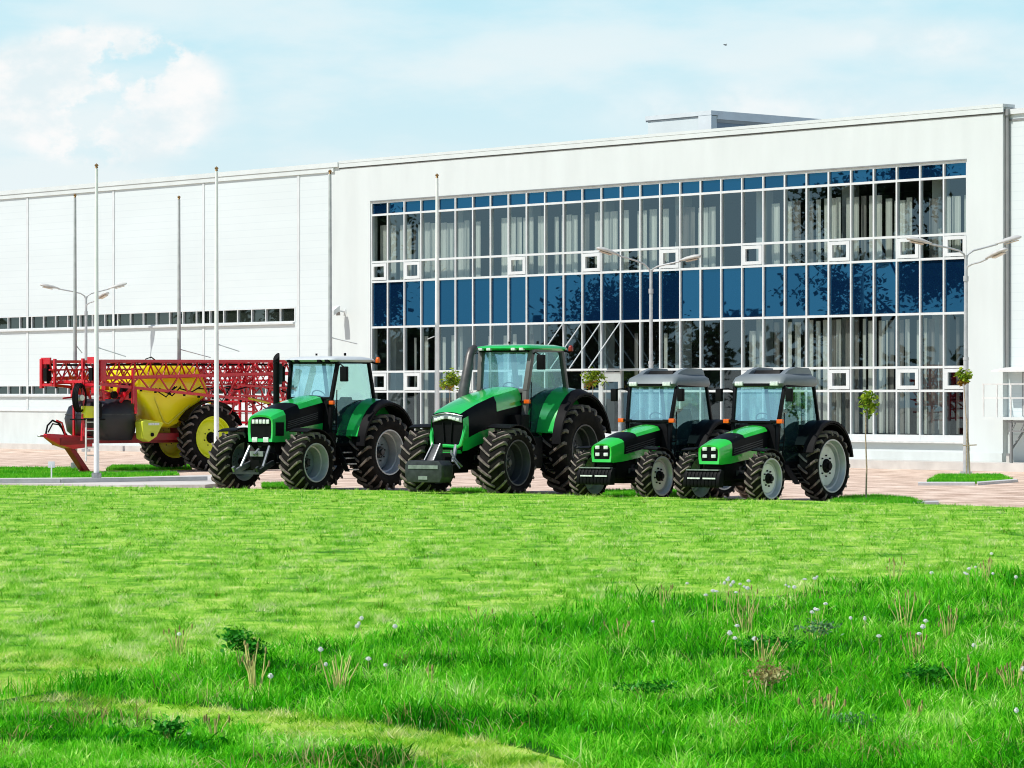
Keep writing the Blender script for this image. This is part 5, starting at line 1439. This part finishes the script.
ch.box(.5, 2.3, -.78, .78, .95, 1.15)
part('chassis', ch, 'red_dark', sp, bevel=.01)
db_ = part('drawbar', MB().loft([[(x, y*w_, z+zz*h_) for y, zz in ((-1,-1),(1,-1),(1,1),(-1,1))] for x, w_, z, h_ in ((4.3,.34,.92,.16),(5.0,.30,.90,.20),(5.5,.2,.98,.16),(5.95,.09,1.10,.06))]).box(5.75, 6.15, -.06, .06, 1.06, 1.12), 'red', sp, bevel=.01)
part('hitch_eye', MB().tube([(6.15+.07*math.cos(a), .07*math.sin(a), 1.09) for a in [2*pi*k/12 for k in range(13)]], .025, 6), 'steel', db_)
part('hose_hoop', MB().tube([(5.2,.1,1.05),(5.45,.12,1.45),(5.75,.12,1.55),(5.95,.12,1.40),(6.0,.1,1.15)], .03, 6).tube([(5.1,.05,1.1),(5.4,.0,1.42),(5.65,.0,1.45),(5.85,.02,1.2)], .025, 6), 'black', db_)
part('hoop_bar', MB().tube([(5.2,.16,1.0),(5.4,.16,1.48),(5.62,.16,1.55)], .03, 6), 'red', db_)
lg = part('parking_leg', MB().hexa([(5.15,-.16,.80),(4.95,-.16,.80),(4.95,.16,.80),(5.15,.16,.80)], [(4.45,-.14,.02),(4.22,-.14,.02),(4.22,.14,.02),(4.45,.14,.02)]), 'red_dark', db_, bevel=.01)
part('foot', MB().box(4.15, 4.6, -.2, .2, 0, .03), 'red_dark', lg)
# tanks
def tank_ring(z, x0, x1, y, r=.18): return rrect(x0, x1, -y, y, z, r)
tk = part('main_tank', MB().loft([tank_ring(1.32, 1.25, 1.9, .62), tank_ring(1.45, 1.05, 2.05, .80), tank_ring(2.15, .25, 2.75, 1.02), tank_ring(2.32, .0, 2.95, 1.08), tank_ring(2.45, .0, 3.0, 1.08), tank_ring(3.0, .25, 2.9, 1.02), tank_ring(3.18, .45, 2.6, .9)]), 'yellow', sp, smooth=45)
part('tank_lid', MB().lathe([(0,3.17),(.28,3.17),(.28,3.27),(.22,3.31),(0,3.31)], 20, 'z', c=(1.6,0,0)), 'black', tk)
part('filler_bow', MB().tube([(2.2,.5,3.2),(2.25,.52,3.38),(2.0,.5,3.44),(1.75,.5,3.3)], .02, 6), 'black', tk)
for s in (1,-1):
    part('tank_rib', MB().tube([(2.35, s*1.035, 2.28), (1.75, s*.83, 1.5), (1.55, s*.80, 1.42), (.75, s*.96, 2.0)], .03, 6), 'yellow', tk)
part('front_tank', MB().loft([rrect(2.85, 4.25, -.78, .78, .95, .35), rrect(2.80, 4.58, -.95, .95, 1.22, .42), rrect(2.80, 4.66, -1.0, 1.0, 1.6, .45), rrect(2.83, 4.5, -.98, .98, 1.95, .45), rrect(2.9, 4.0, -.8, .8, 2.18, .35)]), 'navy', sp, smooth=50)
part('seam', MB().loft([rrect(2.79, 4.63, -1.003, 1.003, z, .45) for z in (1.70, 1.74)]), 'gunmetal', sp, smooth=50)
ct = part('clean_water_tank', MB().prism([(2.15,1.48),(2.95,1.58),(3.05,1.5),(3.0,1.0),(2.75,.9),(2.45,1.05)], 'y', .95, 1.35), 'yellow_green', sp, bevel=.05)
part('tank_label', MB().box(2.35, 2.8, 1.352, 1.356, 1.40, 1.47), 'lens', ct); part('tank_cap', MB().tube([(2.65,1.35,1.12),(2.65,1.39,1.12)], .06, 10), 'black', ct)
# arches over the wheels
for s in (1,-1):
    f = MB(); arc_fender(f, 0, 1.01, 1.10, s*.72, s*1.30, -70, 62, n=16, t=.03, drop=.02)
    part('mudguard', f, 'black', sp)
# ladder and platform
ld_ = MB()
for x in (4.72, 5.12): ld_.tube([(x-.05, 1.0, 1.58), (x+.12, 1.22, .35)], .03, 6)
lo2 = part('ladder', ld_, 'rail_white', sp)
for k in range(5):
    q = k/4.5; part('rung', MB().bar((4.72-.05+.17*q, 1.0+.22*q, 1.5-1.1*q), (5.12-.05+.17*q, 1.0+.22*q, 1.5-1.1*q), .06, .03), 'rail_white', lo2)
part('ladder_frame', MB().bar((4.6,.95,.95),(4.6,1.0,1.75),.06).bar((5.2,.95,.95),(5.2,1.0,1.75),.06).bar((4.6,1.0,1.7),(5.2,1.0,1.7),.06).bar((4.6,1.0,1.3),(5.2,1.0,1.3),.05), 'red', sp)
part('platform', MB().box(4.3, 5.3, .45, 1.02, 1.56, 1.60), 'dark', sp)
part('tool_box', MB().box(4.85, 5.2, .9, 1.15, 1.62, 1.98), 'yellow', sp, bevel=.04); part('hand_tank', MB().box(4.5, 4.8, .85, 1.12, 1.62, 2.1), 'black', sp, bevel=.05)
# hose coil hung on the front mast
co = MB()
for k in range(5):
    rr_ = .36-.02*(k % 3); yy = .80+.05*k
    co.tube([(5.25+rr_*math.sin(a)*.75, yy+.10*math.sin(a), 2.22+rr_*1.12*math.cos(a)) for a in [2*pi*j/22 for j in range(23)]], .035, 6, caps=False)
part('hose_coil', co, 'black', sp, smooth=60)
part('coil_core', MB().tube([(5.22,.75,2.22),(5.28,1.08,2.22)], .09, 10), 'rim_white', sp)
for y in (.88,):
    part('boom_rest_mast', MB().bar((4.55, y, 1.1), (4.55, y, 2.75), .05).bar((5.05, y, 1.1), (5.05, y, 2.75), .05).bar((4.55, y, 2.55), (5.05, y, 2.55), .05).tube([(5.05,y,1.75),(5.12,y,2.5),(5.0,y,2.62),(4.6,y,2.64)], .025, 6), 'red', sp)
part('centre_mast', MB().bar((4.72, -.1, 1.1), (4.72, -.1, 2.7), .06).bar((4.7, -.9, 2.7), (4.7, .9, 2.7), .08), 'red', sp)
# lattice booms folded forwards along both sides
def lattice(mb, a0, a1, n, chord=.05, web=.028, xw=True):
    """a0, a1: lists of chord end points (front, rear); web zigzags between neighbouring chords"""
    k = len(a0)
    for i in range(k): mb.bar(a0[i], a1[i], chord)
    for i in range(k if k > 2 else 1):
        j = (i+1) % k
        for q in range(n):
            p = [Vector(a0[i]).lerp(Vector(a1[i]), q/n), Vector(a0[j]).lerp(Vector(a1[j]), (q+.5)/n), Vector(a0[i]).lerp(Vector(a1[i]), (q+1)/n)]
            mb.bar(p[0], p[1], web); mb.bar(p[1], p[2], web)
for s in (1,-1):
    fx = 5.0
    mb = MB(); lattice(mb, [(fx, s*1.32, 3.30), (fx, s*1.05, 3.30), (fx, s*1.20, 2.78)], [(-3.4, s*1.32, 3.34), (-3.4, s*1.05, 3.34), (-3.4, s*1.2, 2.95)], 13, .085, .038)
    bo = part('boom_section', mb, 'red', sp, smooth=0)
    part('spray_line', MB().tube([(fx-.2, s*1.2, 3.20), (-3.2, s*1.2, 3.24)], .035, 6), 'black', bo)
    mb = MB(); lattice(mb, [(fx-.1, s*1.46, 2.80), (fx-.1, s*1.46, 2.62)], [(-3.3, s*1.46, 2.98), (-3.3, s*1.46, 2.02)], 10, .085, .042)
    bo = part('boom_section', mb, 'red', sp, smooth=0)
    nz = MB()
    for k in range(12): nz.box(4.4-k*.6-.03, 4.4-k*.6+.03, s*1.44, s*1.5, 2.5-k*.047, 2.62-k*.047)
    part('nozzles', nz, 'black', bo)
    mb = MB(); lattice(mb, [(fx+.1, s*.92, 3.05), (fx+.1, s*.72, 3.05), (fx+.1, s*.82, 2.65)], [(-3.0, s*.92, 3.10), (-3.0, s*.72, 3.10), (-3.0, s*.82, 2.62)], 13, .05, .028)
    part('boom_section', mb, 'red', sp, smooth=0)
    # front end frame of the folded boom
    part('boom_end_frame', MB().box(fx-.05, fx+.02, s*1.0, s*1.5, 3.22, 3.42).bar((fx, s*1.45, 2.5), (fx, s*1.45, 3.38), .12).bar((fx, s*.75, 2.55), (fx, s*.75, 3.38), .09).bar((fx, s*.75, 2.6), (fx, s*1.45, 2.6), .08).box(fx-.35, fx-.12, s*1.38, s*1.52, 2.7, 3.3), 'red', sp, bevel=.008)
    part('hinge', MB().box(fx-.12, fx+.06, s*1.12, s*1.3, 2.72, 3.1).tube([(fx-.1, s*1.25, 2.6),(fx-.1, s*1.25, 3.36)], .05, 8), 'dark', sp)
    part('boom_cradle', MB().bar((3.6, s*.9, 2.1), (3.55, s*1.5, 2.58), .08).bar((3.55, s*1.5, 2.05), (3.55, s*1.5, 3.1), .08).bar((3.6, s*.6, 1.95), (3.6, s*.9, 2.7), .07).tube([(3.45, s*1.5, 2.5), (3.45, s*1.52, 1.75)], .05, 6), 'red', sp)
# rear frame carrying the booms
rf = MB()
r = random.Random(8)
for x in (-1.7, -3.0):
    for y in (-1.3, -.6, .6, 1.3): rf.bar((x, y, 1.35), (x, y, 3.3), .07)
    for z in (1.45, 2.1, 2.75, 3.25): rf.bar((x, -1.35, z), (x, 1.35, z), .06)
for k in range(64):
    s = r.choice((-1,1)); x = r.uniform(-3.3, -.9); z = r.uniform(1.7, 3.0)
    rf.bar((x, s*r.uniform(.7,1.5), z), (x+r.uniform(-.9,.9), s*r.uniform(.9,1.55), min(3.3, max(1.5, z+r.uniform(-.8,.8)))), r.uniform(.03,.055))
for y in (-1.48, -1.35, 1.35, 1.48):
    for z in (1.72, 2.2, 2.5): rf.bar((-.8, y, z+.1), (-3.4, y, z), .055)
part('boom_frame', rf, 'red', sp, smooth=0)
for s in (1,-1): part('boom_ram', MB().tube([(-1.3, s*1.5, 2.2), (-2.2, s*1.5, 2.05)], .035, 8), 'yellow', sp)
hz = MB()
for k in range(22):
    x = r.uniform(-3.2, 4.4); s = r.choice((-1,1)); hz.tube([(x, s*1.2, 2.5), (x-.3, s*1.5, 2.3+r.uniform(-.2,.2)), (x-.7, s*1.45, 2.55)], .022, 6)
part('hoses', hz, 'black', sp)
# pump and valves under the booms
pv = MB()
for k in range(12):
    x = r.uniform(3.0, 4.4); z = r.uniform(2.05, 2.6); s = r.choice((-.5,.3,.8))
    pv.box(x, x+r.uniform(.1,.25), s, s+.2, z, z+r.uniform(.1,.3))
pv.bar((2.9,.85,2.35),(4.6,.85,2.2),.05).bar((2.9,.85,2.1),(4.6,.85,2.5),.05).bar((2.9,-.85,2.35),(4.6,-.85,2.2),.05)
part('pump_block', pv, 'red', sp, bevel=.01)
part('valves', MB().box(3.15,3.45,.6,.98,2.2,2.62).tube([(3.9,.9,2.3),(3.9,1.02,2.3)], .12, 10), 'black', sp, bevel=.02)

# the sprayer was laid out a little too long: shorten everything but its wheels and mudguards
def squeeze(o, k):
    if o.type == 'MESH' and o.data.get('sq') is None:
        for v in o.data.vertices: v.co.x *= k
        o.data['sq'] = 1
    for c in o.children: squeeze(c, k)
for o in sp.children:
    if not o.name.startswith(('wheel', 'mudguard')): squeeze(o, .872)
